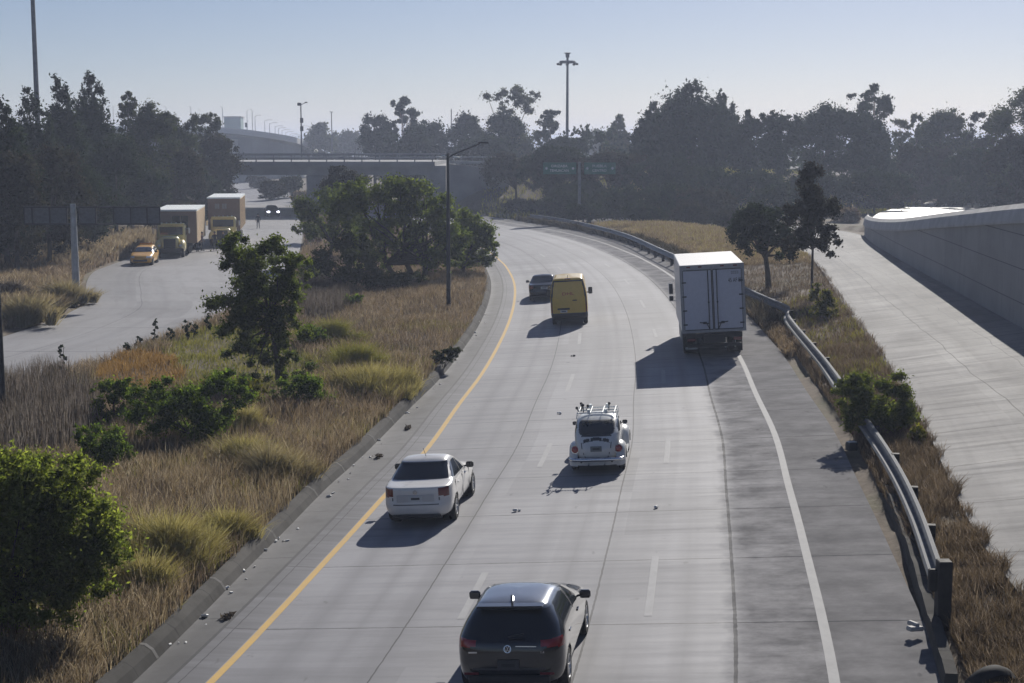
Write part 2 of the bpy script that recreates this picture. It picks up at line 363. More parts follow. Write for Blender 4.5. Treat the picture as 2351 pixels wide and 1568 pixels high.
def fnoise(x, y, sc, seed=0):
    return (np.sin(x * sc * 1.3 + seed) * np.cos(y * sc * .9 + seed * 2.1) + .6 * np.sin(x * sc * 2.7 - y * sc * 1.9 + seed) + .4 * np.cos(x * sc * 4.9 + y * sc * 4.1 + seed * .7)) / 2
def ground(x, y, under=True):
    x = np.atleast_1d(np.asarray(x, float)); y = np.atleast_1d(np.asarray(y, float)); t, s = lateral(x, y)
    near = (np.abs(t) < 200)
    g = .15 + .12 * fnoise(x, y, .35) + .1 * fnoise(x, y, .9, 3)
    lrr, lrl = ix(LR_R, y), ix(LR_L, y); med = (x > lrr) & (t < -1.6)
    mid = np.clip(np.minimum(x - lrr, -1.6 - t) / 3.0, 0, 1)
    g = np.where(med, .10 + mid * (.32 + .16 * fnoise(x, y, .5, 1)), g)
    left = x < lrl; g = np.where(left, .05 + np.clip((lrl - x) / 14, 0, 1) * (1.1 + .3 * fnoise(x, y, .2, 5)), g)
    right = t > 12.4; rl, rr, ul = ix(RP_L, y), ix(RP_R, y), ix(UP_L, y)
    g = np.where(right, np.where(y < 150, .74 + (RAMP_Z - .77) * np.clip((t - 12.4) / np.maximum(.4, t - 12.4 + (rl - x)), 0, 1), np.clip(.74 + (t - 12.4) * .12, .74, RAMP_Z - .03)) + .06 * fnoise(x, y, 1.1, 2), g)
    mound = (np.clip(1 - ((x - 15.5) / 7) ** 2, 0, 1) * np.clip(1 - ((y - 132) / 30) ** 2, 0, 1)); g = np.where(right & (x < rl), g + .45 * mound, g)
    uz = ix(UP_L, y, 2); back = (x > ul) & (y < 140); g = np.where(back, uz - .15, g)
    g = np.where((y >= 140) & right & (x > 24), 1.2 + .35 * fnoise(x, y, .15, 4) + .02 * np.clip(y - 170, 0, 80) * (x > 60), g)
    slope = np.clip((y - 196) / 16, 0, 1) * np.clip((x + 9) / 5, 0, 1) * np.clip((60 - x) / 20, 0, 1); g = np.where(right, g + 4.6 * slope * (np.abs(y - 224) < 40), g)
    if under:
        on = (t > tfoot(y) - .9) & (t < 12.9); g = np.where(on, road_z(t) - np.where(t < .3, .34, .12), g)
        g = np.where((x > lrl - .4) & (x < lrr + .4), -.12, g)
        rz = rampz(y); onr = (x > rl - .4) & (x < rr + .6) & (y < 128); g = np.where(onr & right, rz - .14, g)
        tr, ts = ramp_lat(x, y); g = np.where((np.abs(tr) < 1.06) & right & (y > 115), rz - .16, g)
        g = np.where((x > ul) & (x < ix(UP_R, y) + .5) & (y >= 135) & (y < 212), uz - .16, g)
    return g
RPM = (spline(RP_L, 1.5), None)
_a = spline(RP_L, .5); _b = spline(RP_R, .5)
_ia = np.linspace(0, len(_a) - 1, 140).astype(int); _ib = np.linspace(0, len(_b) - 1, 140).astype(int)
RPC = (_a[_ia] + _b[_ib]) / 2; RPH = np.linalg.norm(_a[_ia] - _b[_ib], axis=1) / 2
def ramp_lat(x, y):
    d = np.full(len(x), 9.0); k = np.where((y > 105) & (y < 205) & (x > -12) & (x < 45))[0]
    for a in range(0, len(k), 20000):
        kk = k[a:a + 20000]; q = np.stack([x[kk], y[kk]], 1); d2 = ((q[:, None] - RPC[None]) ** 2).sum(2); i = d2.argmin(1); d[kk] = np.sqrt(d2[np.arange(len(kk)), i]) / RPH[i]
    return d, d
def gz(x, y): return float(ground(x, y)[0])

gx = np.concatenate([[-4000, -1800, -800, -400, -240], np.arange(-160, -60, 3.0), np.arange(-60, 60, .8), np.arange(60, 163, 3.0), [240, 400, 800, 1800, 4000]])
gy = np.concatenate([[-600, -200, -60, -20, -5], np.arange(0, 250, .8), np.arange(250, 420, 4.0), [450, 520, 640, 800, 1200, 2000, 4500]])
X, Y = np.meshgrid(gx, gy); Z = ground(X.ravel(), Y.ravel()); nx, ny = len(gx), len(gy)
I = np.arange(nx * ny).reshape(ny, nx); F = np.stack([I[:-1, :-1].ravel(), I[:-1, 1:].ravel(), I[1:, 1:].ravel(), I[1:, :-1].ravel()], 1)
m, t, b = new_mat("dry_earth"); oc = N(t, "ShaderNodeTexCoord").outputs["Object"]
f1 = noise(t, oc, .25, 6, .6); f2 = noise(t, oc, 3.0, 6, .65)
c = mixc(t, (.085, .064, .045), (.16, .125, .09), ramp(t, f2, [(.3, 0.0), (.7, 1.0)])); c = mixc(t, c, (.085, .095, .035), ramp(t, f1, [(.5, 0.0), (.66, .6)]))
t.links.new(c, b.inputs["Base Color"]); b.inputs["Roughness"].default_value = .95; bump(t, b, f2, .6, .08); M_earth = m
tag(link("ground", npmesh("ground", np.stack([X.ravel(), Y.ravel(), Z], 1), F, True), M_earth), kind="structure")

def strip(name, prof, mat, s0, s1, kind="structure", lift=0.0, step=1, smooth=True, tf=None):   # prof: (t, z) across the yellow line
    k = np.where((YS >= s0) & (YS <= s1))[0][::step]; vs = []; uv = []
    for i in k:
        for tt, z in prof:
            tt = tf(YEL[i, 1], tt) if tf else tt; vs.append((YEL[i, 0] + YN[i, 0] * tt, YEL[i, 1] + YN[i, 1] * tt, (z if z is not None else float(road_z(tt))) + lift)); uv.append((YS[i], tt))
    m_ = len(prof); n = len(k); I = np.arange(n * m_).reshape(n, m_)
    F = np.stack([I[:-1, :-1].ravel(), I[:-1, 1:].ravel(), I[1:, 1:].ravel(), I[1:, :-1].ravel()], 1)
    o = link(name, npmesh(name, vs, F, smooth, uv), mat)
    return tag(o, kind=kind) if kind else o
def band(name, L, R, zf, mat, y0=None, n=None, lift=0.0, step=1.5, cross=8):             # strip between two edge lines
    a = spline(L[:, :2], .4); b_ = spline(R[:, :2], .4); n = n or int(max(len(a), len(b_)) * .4 / step)
    a = a[np.linspace(0, len(a) - 1, n).astype(int)]; b_ = b_[np.linspace(0, len(b_) - 1, n).astype(int)]
    mid = (a + b_) / 2; s = np.concatenate([[0], np.cumsum(np.linalg.norm(np.diff(mid, axis=0), axis=1))]); vs = []; uv = []
    for i in range(n):
        wd = np.linalg.norm(b_[i] - a[i])
        for k in range(cross + 1):
            f = k / cross; p = a[i] * (1 - f) + b_[i] * f; vs.append((p[0], p[1], zf(p[0], p[1]) + lift)); uv.append((s[i], f * wd))
    I = np.arange(n * (cross + 1)).reshape(n, cross + 1); F = np.stack([I[:-1, :-1].ravel(), I[:-1, 1:].ravel(), I[1:, 1:].ravel(), I[1:, :-1].ravel()], 1)
    return tag(link(name, npmesh(name, vs, F, True, uv), mat), kind="structure")
M_road = concrete("road_concrete", (.315, .315, .335), (.24, .24, .258), (2.6, .22), 4.3, ((2.8, .016), (6.3, .02), (9.0, .035), (-.55, .012)), 8.75, .85, rough=.66, spec=.26)
M_leftroad = concrete("left_road_concrete", (.31, .305, .31), (.25, .245, .25), (.30, .9), 9.0, ((3.6, .02),), None, rough=.6)
M_ramp = concrete("ramp_concrete", (.27, .267, .268), (.135, .133, .137), (2.4, .16), 4.6, ((3.9, .035), (6.9, .02)), None, rough=.80, spec=.22)
M_upper = concrete("upper_road_concrete", (.40, .39, .38), (.33, .32, .31), (1.0, .3), 6.0, (), None, rough=.5, spec=.5)
M_gutter = concrete("gutter_concrete", (.135, .133, .135), (.075, .074, .075), (1.2, 1.0), 4.4, ((-.79, .045), (-.70, .02)), None, rough=.7, wear=False)
M_kerb = concrete("kerb_concrete", (.125, .12, .113), (.06, .058, .055), (1.6, 1.6), 2.2, (), None, rough=.95, spec=.15, wear=False)
ZR = [(-.75, None)] + [(tt, None) for tt in np.linspace(0, 12.35, 13)]
strip("main_road", ZR, M_road, 0, 520)
strip("gutter_road", [(-1.0, -.06), (-.87, -.075), (-.5, -.04), (0, -.006)], M_gutter, 0, 240, tf=lambda y, f: -.7 + (tfoot(y) + .62) * -f)
band("left_road", LR_L, LR_R, lambda x, y: .02, M_leftroad)
band("ramp_road", RP_L, RP_R, lambda x, y: float(rampz(y)), M_ramp)
band("upper_road", UP_L[:, :2], UP_R, lambda x, y: float(ix(UP_L, y, 2)), M_upper)
def paint(name, col, wear):
    m, t, b = new_mat(name); uv = N(t, "ShaderNodeUVMap").outputs[0]
    f = noise(t, mapping(t, uv, (2.0, 3.0, 1)), 1.0, 6, .7); g_ = noise(t, mapping(t, uv, (.25, 1, 1)), 1.0, 3)
    c = mixc(t, col, (.25, .25, .255), math1(t, 'MULTIPLY', ramp(t, math1(t, 'ADD', f, math1(t, 'MULTIPLY', g_, .4)), [(.55, 0.0), (.95, 1.0)]), wear))
    t.links.new(c, b.inputs["Base Color"]); b.inputs["Roughness"].default_value = .75; b.inputs["Specular IOR Level"].default_value = .3; return m
M_pyel = paint("yellow_line_paint", (.60, .39, .12), .35); M_pwht = paint("white_line_paint", (.31, .31, .315), .95); M_pold = paint("worn_dash_paint", (.37, .37, .38), .7)
strip("yellow_edge_line", [(-.075, .0), (.075, .0045)], M_pyel, 2, 300, lift=.005)
strip("white_edge_line", [(10.49, None), (10.67, None)], M_pwht, 2, 190, lift=.005)
for k, (tt, s0) in enumerate([(3.8, 0.8), (7.38, 1.2)]):
    for q in range(9):
        a = 26.6 + s0 + (q - 1) * 13.55
        strip("lane_dash", [(tt - .075, None), (tt + .075, None)], M_pold, a + .3, a + 5.0, lift=.005)

# kerb along the gutter: precast stones, each a thing
st_v = [(0, -.07), (-.10, .10), (-.24, .19), (-.34, .195), (-.38, .02)]
def kerb_run(name, s0, s1, label, group=None):
    k = np.where((YS >= s0) & (YS <= s1))[0]; vs = []; uv = []
    for i in k:
        for tt, z in st_v:
            tt += tfoot(YEL[i, 1]); vs.append((YEL[i, 0] + YN[i, 0] * tt, YEL[i, 1] + YN[i, 1] * tt, z)); uv.append((YS[i], tt))
    n, m_ = len(k), len(st_v); I = np.arange(n * m_).reshape(n, m_); F = [tuple(q) for q in np.stack([I[:-1, :-1].ravel(), I[:-1, 1:].ravel(), I[1:, 1:].ravel(), I[1:, :-1].ravel()], 1)]
    me = bpy.data.meshes.new(name); me.from_pydata(vs, [], F + [tuple(I[0]), tuple(I[-1])[::-1]])
    l = me.uv_layers.new(name="UVMap"); l.data.foreach_set("uv", np.array([uv[v] for p in me.polygons for v in p.vertices], np.float32).ravel())
    me.materials.append(M_kerb); o = link(name, me); return tag(o, label, "kerb", group)
kb = kerb_run("concrete_kerb", 2, 128, "sloping grey concrete kerb of precast stones between brush and gutter")
M_mortar = plain("mortar", (.15, .146, .14), .95, var=.35)
for q in range(26):                                       # flat mortar joints between the stones
    i = int(np.argmin(np.abs(YS - (19 + q * 3.9)))); m = MB(); o_ = tfoot(YEL[i, 1]); vs = []
    for tt, z in st_v:
        for e in (-.05, .05): vs.append((YEL[i, 0] + YN[i, 0] * (tt + o_) + YD[i, 0] * e, YEL[i, 1] + YN[i, 1] * (tt + o_) + YD[i, 1] * e, z + .007 + (.004 if tt > -.05 else 0)))
    m.add(vs, [(2 * k, 2 * k + 1, 2 * k + 3, 2 * k + 2) for k in range(len(st_v) - 1)]).build("mortar_joint", M_mortar, kb)
# ------------------------------------------------------------------ vehicles (x right, y forward, z up; origin on the ground under the rear axle)
def pchip(K, sub):
    K = np.asarray(K, float); n = len(K); d = np.diff(K, axis=0); m = np.zeros_like(K)
    for c in range(K.shape[1]):
        for i in range(1, n - 1):
            a, b = d[i - 1, c], d[i, c]; m[i, c] = 0 if a * b <= 0 else 2 * a * b / (a + b)
        m[0, c], m[-1, c] = d[0, c], d[-1, c]
    out = []
    for i in range(n - 1):
        for k in range(sub):
            t = k / sub; h0 = 2 * t ** 3 - 3 * t ** 2 + 1; h1 = t ** 3 - 2 * t ** 2 + t; h2 = -2 * t ** 3 + 3 * t ** 2; h3 = t ** 3 - t ** 2
            out.append(h0 * K[i] + h1 * m[i] + h2 * K[i + 1] + h3 * m[i + 1])
    out.append(K[-1]); return np.array(out)
def resample(P, n):
    s = np.concatenate([[0], np.cumsum(np.linalg.norm(np.diff(P, axis=0), axis=1))]); u = np.linspace(0, s[-1], n)
    return np.stack([np.interp(u, s, P[:, k]) for k in range(P.shape[1])], 1)
class Shell:
    """Car skin as a stack of plan outlines from sill to roof. Keys: yr, zr, yf, zf, half width, exponent rear, exponent front, taper rear, taper front."""
    def __init__(s, keys, sub=8, nr=36, ns=84, nf=24):
        R = pchip(keys, sub); rows = []
        ph = np.linspace(0, math.pi / 2, 160)
        for yr, zr, yf, zf, w, n1, n2, ar, af in R:
            L = yf - yr; ar = min(ar, L * .48); af = min(af, L * .48)
            rp = np.stack([w * np.sin(ph) ** (2 / n1), yr + ar - ar * np.cos(ph) ** (2 / n1)], 1)
            fp = np.stack([w * np.cos(ph) ** (2 / n2), yf - af + af * np.sin(ph) ** (2 / n2)], 1)
            mid = np.stack([np.full(8, w), np.linspace(yr + ar, yf - af, 8)], 1)
            P = np.vstack([resample(rp, nr)[:-1], resample(mid, ns)[:-1], resample(fp, nf)])
            f = np.clip((P[:, 1] - yr) / max(L, 1e-3), 0, 1); z = zr + (zf - zr) * f
            rows.append(np.stack([P[:, 0], P[:, 1], z], 1))
        H = np.array(rows); Lh = H[:, 1:-1].copy(); Lh[:, :, 0] *= -1
        s.P = np.concatenate([H, Lh[:, ::-1]], 1); s.nk, s.nj = s.P.shape[:2]        # closed loop around
        V = s.P.reshape(-1, 3); I = np.arange(s.nk * s.nj).reshape(s.nk, s.nj); J = np.roll(I, -1, 1)
        s.V = V; s.F = np.stack([I[:-1].ravel(), J[:-1].ravel(), J[1:].ravel(), I[1:].ravel()], 1)
        q = V[s.F]; nrm = np.cross(q[:, 2] - q[:, 0], q[:, 3] - q[:, 1]); nrm /= np.linalg.norm(nrm, axis=1)[:, None] + 1e-9
        s.c = q.mean(1); s.n = nrm; vn = np.zeros_like(V)
        for k in range(4): np.add.at(vn, s.F[:, k], nrm)
        s.vn = vn / (np.linalg.norm(vn, axis=1)[:, None] + 1e-9)
        s.lab = np.zeros(len(s.F), int)
    def emit(s, name, mask, mat, parent, off=0.0):
        F = s.F[mask]
        if len(F) == 0: return None
        u, inv = np.unique(F.ravel(), return_inverse=True); V = s.V[u] + s.vn[u] * off
        me = npmesh(name, V, inv.reshape(-1, 4), True); me.normals_split_custom_set_from_vertices([tuple(v) for v in s.vn[u]])
        return link(name, me, mat, parent)
def inpoly(a, b, poly):
    r = np.zeros(len(a), bool); n = len(poly)
    for i in range(n):
        (x1, y1), (x2, y2) = poly[i], poly[(i + 1) % n]
        c = ((y1 > b) != (y2 > b)) & (a < (x2 - x1) * (b - y1) / ((y2 - y1) if y2 != y1 else 1e-9) + x1); r ^= c
    return r
def wheel(parent, x, y, r, wdt, side, spokes=5, rimmat=None, rr=.66):
    t = MB().lathe([(r * rr, -wdt / 2), (r * .93, -wdt / 2), (r, -wdt * .32), (r, wdt * .32), (r * .93, wdt / 2), (r * rr, wdt / 2), (r * rr * .98, 0)], 28, axis='X')
    o = t.build("wheel", M_rubber, parent, True, (x, y, r))
    m = MB().lathe([(r * .1, side * wdt * .42), (r * rr * .98, side * wdt * .20), (r * rr * .99, side * wdt * .48), (r * rr * .90, side * wdt * .50), (r * rr * .86, side * wdt * .24)], 28, axis='X')
    for k in range(spokes):
        a = 2 * math.pi * k / spokes
        m.prism([(math.cos(a - .16) * r * .14, math.sin(a - .16) * r * .14), (math.cos(a + .16) * r * .14, math.sin(a + .16) * r * .14), (math.cos(a + .13) * r * rr * .9, math.sin(a + .13) * r * rr * .9), (math.cos(a - .13) * r * rr * .9, math.sin(a - .13) * r * rr * .9)], side * wdt * .28, side * wdt * .46, 'X')
    m.build("rim", rimmat or M_alloy, o); return o
def mirror(parent, x, y, z, side, mat, s=1.0):
    m = MB().bbox((side * .13 * s, 0, .02 * s), (.20 * s, .10 * s, .15 * s), .035 * s).tube([(-side * .06, .01, -.03), (side * .07 * s, .0, .0)], .022 * s, 6)
    o = m.build("wing_mirror", mat, parent, True, (x, y, z)); MB().bbox((side * .13 * s, -.052 * s, .02 * s), (.165 * s, .008, .115 * s), .003).build("mirror_glass", M_glass, o); return o
def emblem(parent, x, y, z, r, tilt=0.0):                # round badge with two stacked letters drawn in strokes
    m = MB(); n = 28
    m.lathe([(r * .84, -.006), (r, -.006), (r, .006), (r * .84, .006), (r * .84, -.006)], n, axis='Y')
    def st(p, q):
        p, q = Vector((p[0] * r, 0, p[1] * r)), Vector((q[0] * r, 0, q[1] * r)); m.tube([p, q], r * .085, 5)
    for a, b in (((-.36, .78), (0, .08)), ((0, .08), (.36, .78)), ((-.78, .38), (-.40, -.72)), ((-.40, -.72), (0, .0)), ((0, .0), (.40, -.72)), ((.40, -.72), (.78, .38))): st(a, b)
    return m.build("round_emblem", M_chrome, parent, False, (x, y, z), (tilt, 0, 0))
def plate(parent, x, y, z, wd=.34, h=.16, mat=None, tilt=0.0):
    o = MB().bbox((0, 0, 0), (wd, .012, h), .01).build("number_plate", mat or M_plate, parent, False, (x, y, z), (tilt, 0, 0))
    MB().box((0, -.008, .0), (wd * .62, .004, h * .36)).build("plate_characters", M_dark_ink, o); return o

def car(name, label, loc, head, K, paint, axle2, wr, ww, track, spec, group=None, tilt=True, glass=None, cat="car", spokes=5, rimmat=None, nr=36, ns=84):
    root = empty(name, loc, 0, label, cat, group)
    root.rotation_euler = (0, -math.atan(BANK) if tilt else 0, -rad(head))
    S = Shell(K, 8, nr, ns); c, n = S.c, S.n; ax = np.abs(c[:, 0]); free = np.ones(len(c), bool)
    for ya in (0.0, axle2):
        arch = ((c[:, 1] - ya) ** 2 + (c[:, 2] - wr) ** 2 < (wr + .055) ** 2) & (ax > track - ww) & (np.abs(n[:, 0]) > .35); free &= ~arch
    for pname, mat, mask, split in spec(S, c, n, ax):
        mk = mask & free; free &= ~mk
        if split:
            for sg in (1, -1): S.emit(pname, mk & (c[:, 0] * sg > 0), mat, root)
        else: S.emit(pname, mk, mat, root)
    S.emit("body", free, paint, root)
    y0, y1 = K[0][0], K[0][2]; hw = K[0][4]
    MB().box((0, (y0 + y1) / 2, .33), (2 * (track - ww * .5 - .08), (y1 - y0) * .96, .28)).build("underbody", M_blackplastic, root)
    for ya in (0.0, axle2):
        for sg in (-1, 1):
            wheel(root, sg * track, ya, wr, ww, sg, spokes, rimmat)
            MB().lathe([(wr + .05, -.10), (wr + .05, .06)], 20, (sg * (track - .12), ya, wr), 'X').build("wheel_arch", M_rubber, root)
    return root, S

def spec_car(win, rear_z, rear_w, lamp, wind_z, pillars, lampmat, y_rear, y_front, rdark=None, headlamp=None, front=True, gap=None, roofmat=None):
    """Parts cut from the shell: rear window, windscreen, side windows by pillar, tail lamps, headlamps."""
    def f(S, c, n, ax):
        out = []
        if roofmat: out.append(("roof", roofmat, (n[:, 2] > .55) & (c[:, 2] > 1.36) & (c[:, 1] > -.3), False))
        z0, z1 = rear_z; wr_ = rear_w[0] + (rear_w[1] - rear_w[0]) * np.clip((c[:, 2] - z0) / (z1 - z0), 0, 1)
        rear = (c[:, 1] < y_rear) & (n[:, 1] < -.12)
        out.append(("rear_window", M_glass, rear & (c[:, 2] > z0) & (c[:, 2] < z1) & (ax < wr_), False))
        if gap:
            rz_ = (n[:, 1] < -.3) & (c[:, 1] < -.3); out.append(("lid_gap", M_trim_dark, rz_ & (((np.abs(c[:, 2] - gap[0]) < .013) & (ax < gap[1])) | ((np.abs(ax - gap[1]) < .013) & (c[:, 2] > gap[0]) & (c[:, 2] < gap[2]))), False))
        lx = lamp; out.append(("tail_light", lampmat, (c[:, 1] < lx[4]) & (c[:, 2] > lx[2] + lx[5] * (1 - np.clip((ax - lx[0]) / .3, 0, 1))) & (c[:, 2] < lx[3]) & (ax > lx[0]) & ((n[:, 1] < -.2) | (np.abs(n[:, 0]) > .5)), True))
        if front: out.append(("windscreen", M_glass, (c[:, 1] > y_front) & (n[:, 1] > .25) & (c[:, 2] > wind_z[0]) & (c[:, 2] < wind_z[1]) & (ax < wind_z[2] + (wind_z[3] - wind_z[2]) * np.clip((c[:, 2] - wind_z[0]) / (wind_z[1] - wind_z[0]), 0, 1)), False))
        if headlamp: out.append(("headlight", headlamp[5], (c[:, 1] > headlamp[4]) & (n[:, 1] > .1) & (c[:, 2] > headlamp[2]) & (c[:, 2] < headlamp[3]) & (ax > headlamp[0]) & (ax < headlamp[1]), True))
        side = (np.abs(n[:, 0]) > .45)
        inw = inpoly(c[:, 1], c[:, 2], win) & side
        ys = [-9] + pillars + [99]
        for k in range(len(ys) - 1): out.append(("side_window", M_glass_side, inw & (c[:, 1] > ys[k] + .035) & (c[:, 1] < ys[k + 1] - .035), True))
        out.append(("window_pillar", M_blackplastic, inw, True))
        return out
    return f
E = lambda *a: a
# --- dark hatchback, nearest
K_HATCH = [(-.56, .20, 3.22, .20, .72, 4, 3.5, .9, 1.0), (-.72, .30, 3.42, .28, .85, 4, 3.2, .8, 1.1), (-.765, .54, 3.50, .50, .89, 4, 3, .75, 1.2), (-.745, .78, 3.46, .66, .897, 4, 3, .75, 1.2), (-.70, .95, 3.28, .78, .885, 4, 3, .75, 1.2),
           (-.63, 1.01, 2.32, .98, .862, 4, 3, .7, .9), (-.52, 1.13, 2.02, 1.12, .80, 4, 3, .6, .8), (-.34, 1.32, 1.52, 1.33, .67, 4, 3, .5, .7), (-.22, 1.415, 1.15, 1.42, .585, 4.5, 3, .45, .6), (-.14, 1.45, .98, 1.452, .50, 4.5, 3, .45, .6), (.05, 1.474, .75, 1.47, .30, 4, 3, .4, .4), (.25, 1.482, .6, 1.48, .0005, 4, 3, .3, .3)]
def door_lines(root, xs, z0, z1, w, mat=None):
    for y, lean in xs:
        for sg in (-1, 1): pass
WIN_H = [(-.30, 1.06), (-.12, 1.20), (.12, 1.34), (.9, 1.36), (1.45, 1.26), (1.93, 1.04), (2.0, 1.00), (1.0, 1.015), (.2, 1.03)]
M_roof_sheen = plain("roof_sky_sheen", (.17, .19, .225), .24, metal=.55, var=.08, coat=1.0)  # sky reflection on the black roof, put into a paler blue-grey colour
def hatch(name, label, loc, head, paint, group=None, tilt=True, lamps=None, lampmat=None, cat="car", glass=None, badge=True, wmul=1.0, plain_rear=False):
    K = [tuple(k[:4]) + (k[4] * wmul,) + tuple(k[5:]) for k in K_HATCH]
    hl = (.42 * wmul, .84 * wmul, .60, .76, 2.9, lamps or M_lamp_off)
    r, S = car(name, label, loc, head, K, paint, 2.63, .315, .21, .78 * wmul, spec_car(WIN_H, (1.0, 1.375), (.735 * wmul, .575 * wmul), (.54 * wmul, .9 * wmul, .83, .975, -.36, .05), (1.02, 1.40, .74 * wmul, .56 * wmul), [1.0], lampmat or M_red_lens, -.15, 1.05, headlamp=hl, gap=(.53, .60 * wmul, .83), roofmat=M_roof_sheen if paint is M_black_paint else None), group, tilt, cat=cat, nr=44, ns=90)
    for sg in (-1, 1): mirror(r, sg * .86 * wmul, 1.72, 1.0, sg, M_black_paint if paint is M_black_paint else M_blackplastic)
    MB().bbox((0, -.765, .36), (1.35 * wmul, .05, .12), .02).build("lower_bumper", M_blackplastic, r)
    MB().bbox((0, -.26, 1.43), (1.10 * wmul, .22, .035), .012).build("roof_spoiler", paint, r)
    MB().bbox((0, 3.46, .42), (1.1 * wmul, .10, .16), .03).build("grille", M_blackplastic, r)
    a = MB().prism([(-.09, 0), (.09, 0), (-.03, .085), (-.06, .08)], -.018, .018, 'X'); a.build("aerial_fin", M_black_paint, r, False, (0, -.02, 1.462))
    return r
# --- white saloon
K_SALOON = [(-.72, .22, 3.1, .22, .66, 4, 3.5, .9, 1.0), (-.90, .33, 3.28, .30, .78, 4, 3.2, .8, 1.1), (-.945, .52, 3.36, .50, .83, 4, 3, .8, 1.2), (-.915, .72, 3.33, .64, .842, 3.6, 3, .8, 1.2), (-.905, .92, 3.20, .77, .835, 3.6, 3, .8, 1.2), (-.88, .985, 3.0, .82, .825, 3.6, 3, .8, 1.2),
            (-.78, 1.005, 2.55, .90, .812, 3.6, 3, .8, 1.0), (-.34, 1.04, 2.12, .985, .785, 4.2, 3, .6, .9), (-.14, 1.14, 1.9, 1.10, .735, 4.2, 3, .6, .8), (.16, 1.31, 1.46, 1.31, .635, 4.2, 3, .6, .7), (.30, 1.40, 1.18, 1.395, .575, 5, 3, .5, .6), (.42, 1.445, 1.02, 1.44, .50, 4, 3, .4, .5), (.58, 1.472, .88, 1.468, .28, 4, 3, .3, .3), (.65, 1.485, .8, 1.482, .0005, 4, 3, .3, .3)]
WIN_S = [(-.02, 1.06), (.24, 1.22), (.50, 1.33), (.95, 1.335), (1.38, 1.25), (1.88, 1.03), (1.95, .985), (1.0, 1.0), (.2, 1.02)]
def saloon(name, label, loc, head, paint, group=None, tilt=True, lampmat=None, wmul=1.0):
    K = [tuple(k[:4]) + (k[4] * wmul,) + tuple(k[5:]) for k in K_SALOON]
    r, S = car(name, label, loc, head, K, paint, 2.55, .305, .20, .735 * wmul, spec_car(WIN_S, (1.055, 1.385), (.695 * wmul, .575 * wmul), (.56 * wmul, .85 * wmul, .745, .965, -.62, .02), (1.02, 1.40, .68 * wmul, .54 * wmul), [.98], lampmat or M_red_dark, .42, .95, headlamp=(.40, .78, .58, .74, 2.8, M_lamp_off), gap=(.585, .56 * wmul, .745)), group, tilt, nr=44, ns=90)
    for sg in (-1, 1): mirror(r, sg * .80 * wmul, 1.62, .99, sg, M_blackplastic)
    MB().bbox((0, -.925, .30), (1.2 * wmul, .06, .10), .02).build("lower_bumper", M_blackplastic, r)
    MB().bbox((0, 3.33, .44), (1.0, .10, .16), .03).build("grille", M_blackplastic, r)
    return r

def place(x, y): 
    t, s = lateral(x, y); i = int(np.argmin(np.abs(YS - s[0]))); hd = math.degrees(math.atan2(YD[i, 0], YD[i, 1])); return Vector((x, y, float(road_z(t[0])) + .004)), hd
L, hd = place(.10, 23.78)
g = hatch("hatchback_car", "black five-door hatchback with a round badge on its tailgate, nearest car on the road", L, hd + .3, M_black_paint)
emblem(g, 0, -.775, .865, .062, rad(-14)); plate(g, 0, -.785, .60, .36, .17, M_trim_dark)
MB().box((0, 0, 0), (.34, .01, .012)).build("chrome_strip", M_chrome, g, False, (.30, -.752, .90), (rad(-10), 0, -rad(2)))
text_mesh("trim_badge", "1.4", .055, M_chrome, g, text_at(.56, -.745, .80)); MB().box((0, 0, 0), (.14, .006, .025)).build("name_badge", M_chrome, g, False, (-.58, -.748, .80))
for sg in (-1, 1): MB().bbox((0, 0, 0), (.24, .02, .045), .008).build("rear_reflector", M_red_dark, g, False, (sg * .62, -.755, .45))
for sg in (-1, 1):
    for y in (.62, 1.72): MB().bbox((0, 0, 0), (.03, .17, .035), .01).build("door_handle", M_black_paint, g, False, (sg * .893, y - .35, .86))
MB().tube([(0, 0, 0), (.0, .0, .0), (.26, 0, .05)], .012, 5).build("rear_wiper", M_blackplastic, g, False, (.0, -.66, 1.03))

L, hd = place(-2.16, 35.75)
v = saloon("saloon_car", "white four-door saloon with dark red tail lights, beside the yellow line", L, hd + .6, M_white_paint)
emblem(v, 0, -.925, .885, .05, rad(-4)); plate(v, 0, -.93, .73, .34, .15)
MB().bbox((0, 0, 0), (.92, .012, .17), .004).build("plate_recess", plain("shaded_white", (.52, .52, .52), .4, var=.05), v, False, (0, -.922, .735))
MB().tube([(0, 0, 0), (-.02, -.09, .16), (-.03, -.14, .24)], .006, 5).build("aerial", M_blackplastic, v, False, (.03, .55, 1.46))
for sg in (-1, 1):
    for y in (.38, 1.42): MB().bbox((0, 0, 0), (.03, .17, .03), .01).build("door_handle", M_white_paint, v, False, (sg * .842, y, .86))
for sg in (-1, 1):
    for y, z0, z1 in ((.0, .62, .98), (.97, .30, .98), (1.93, .34, .96)): MB().box((0, 0, 0), (.012, .012, z1 - z0)).build("door_gap", M_trim_dark, v, False, (sg * .836, y, (z0 + z1) / 2))

L, hd = place(1.95, 89.2)
sc2 = saloon("saloon_car", "dark blue saloon half hidden in front of the yellow van", L, hd + .5, M_navy_paint, wmul=1.06, lampmat=M_red_dark)
plate(sc2, .05, -.93, .80, .40, .13)

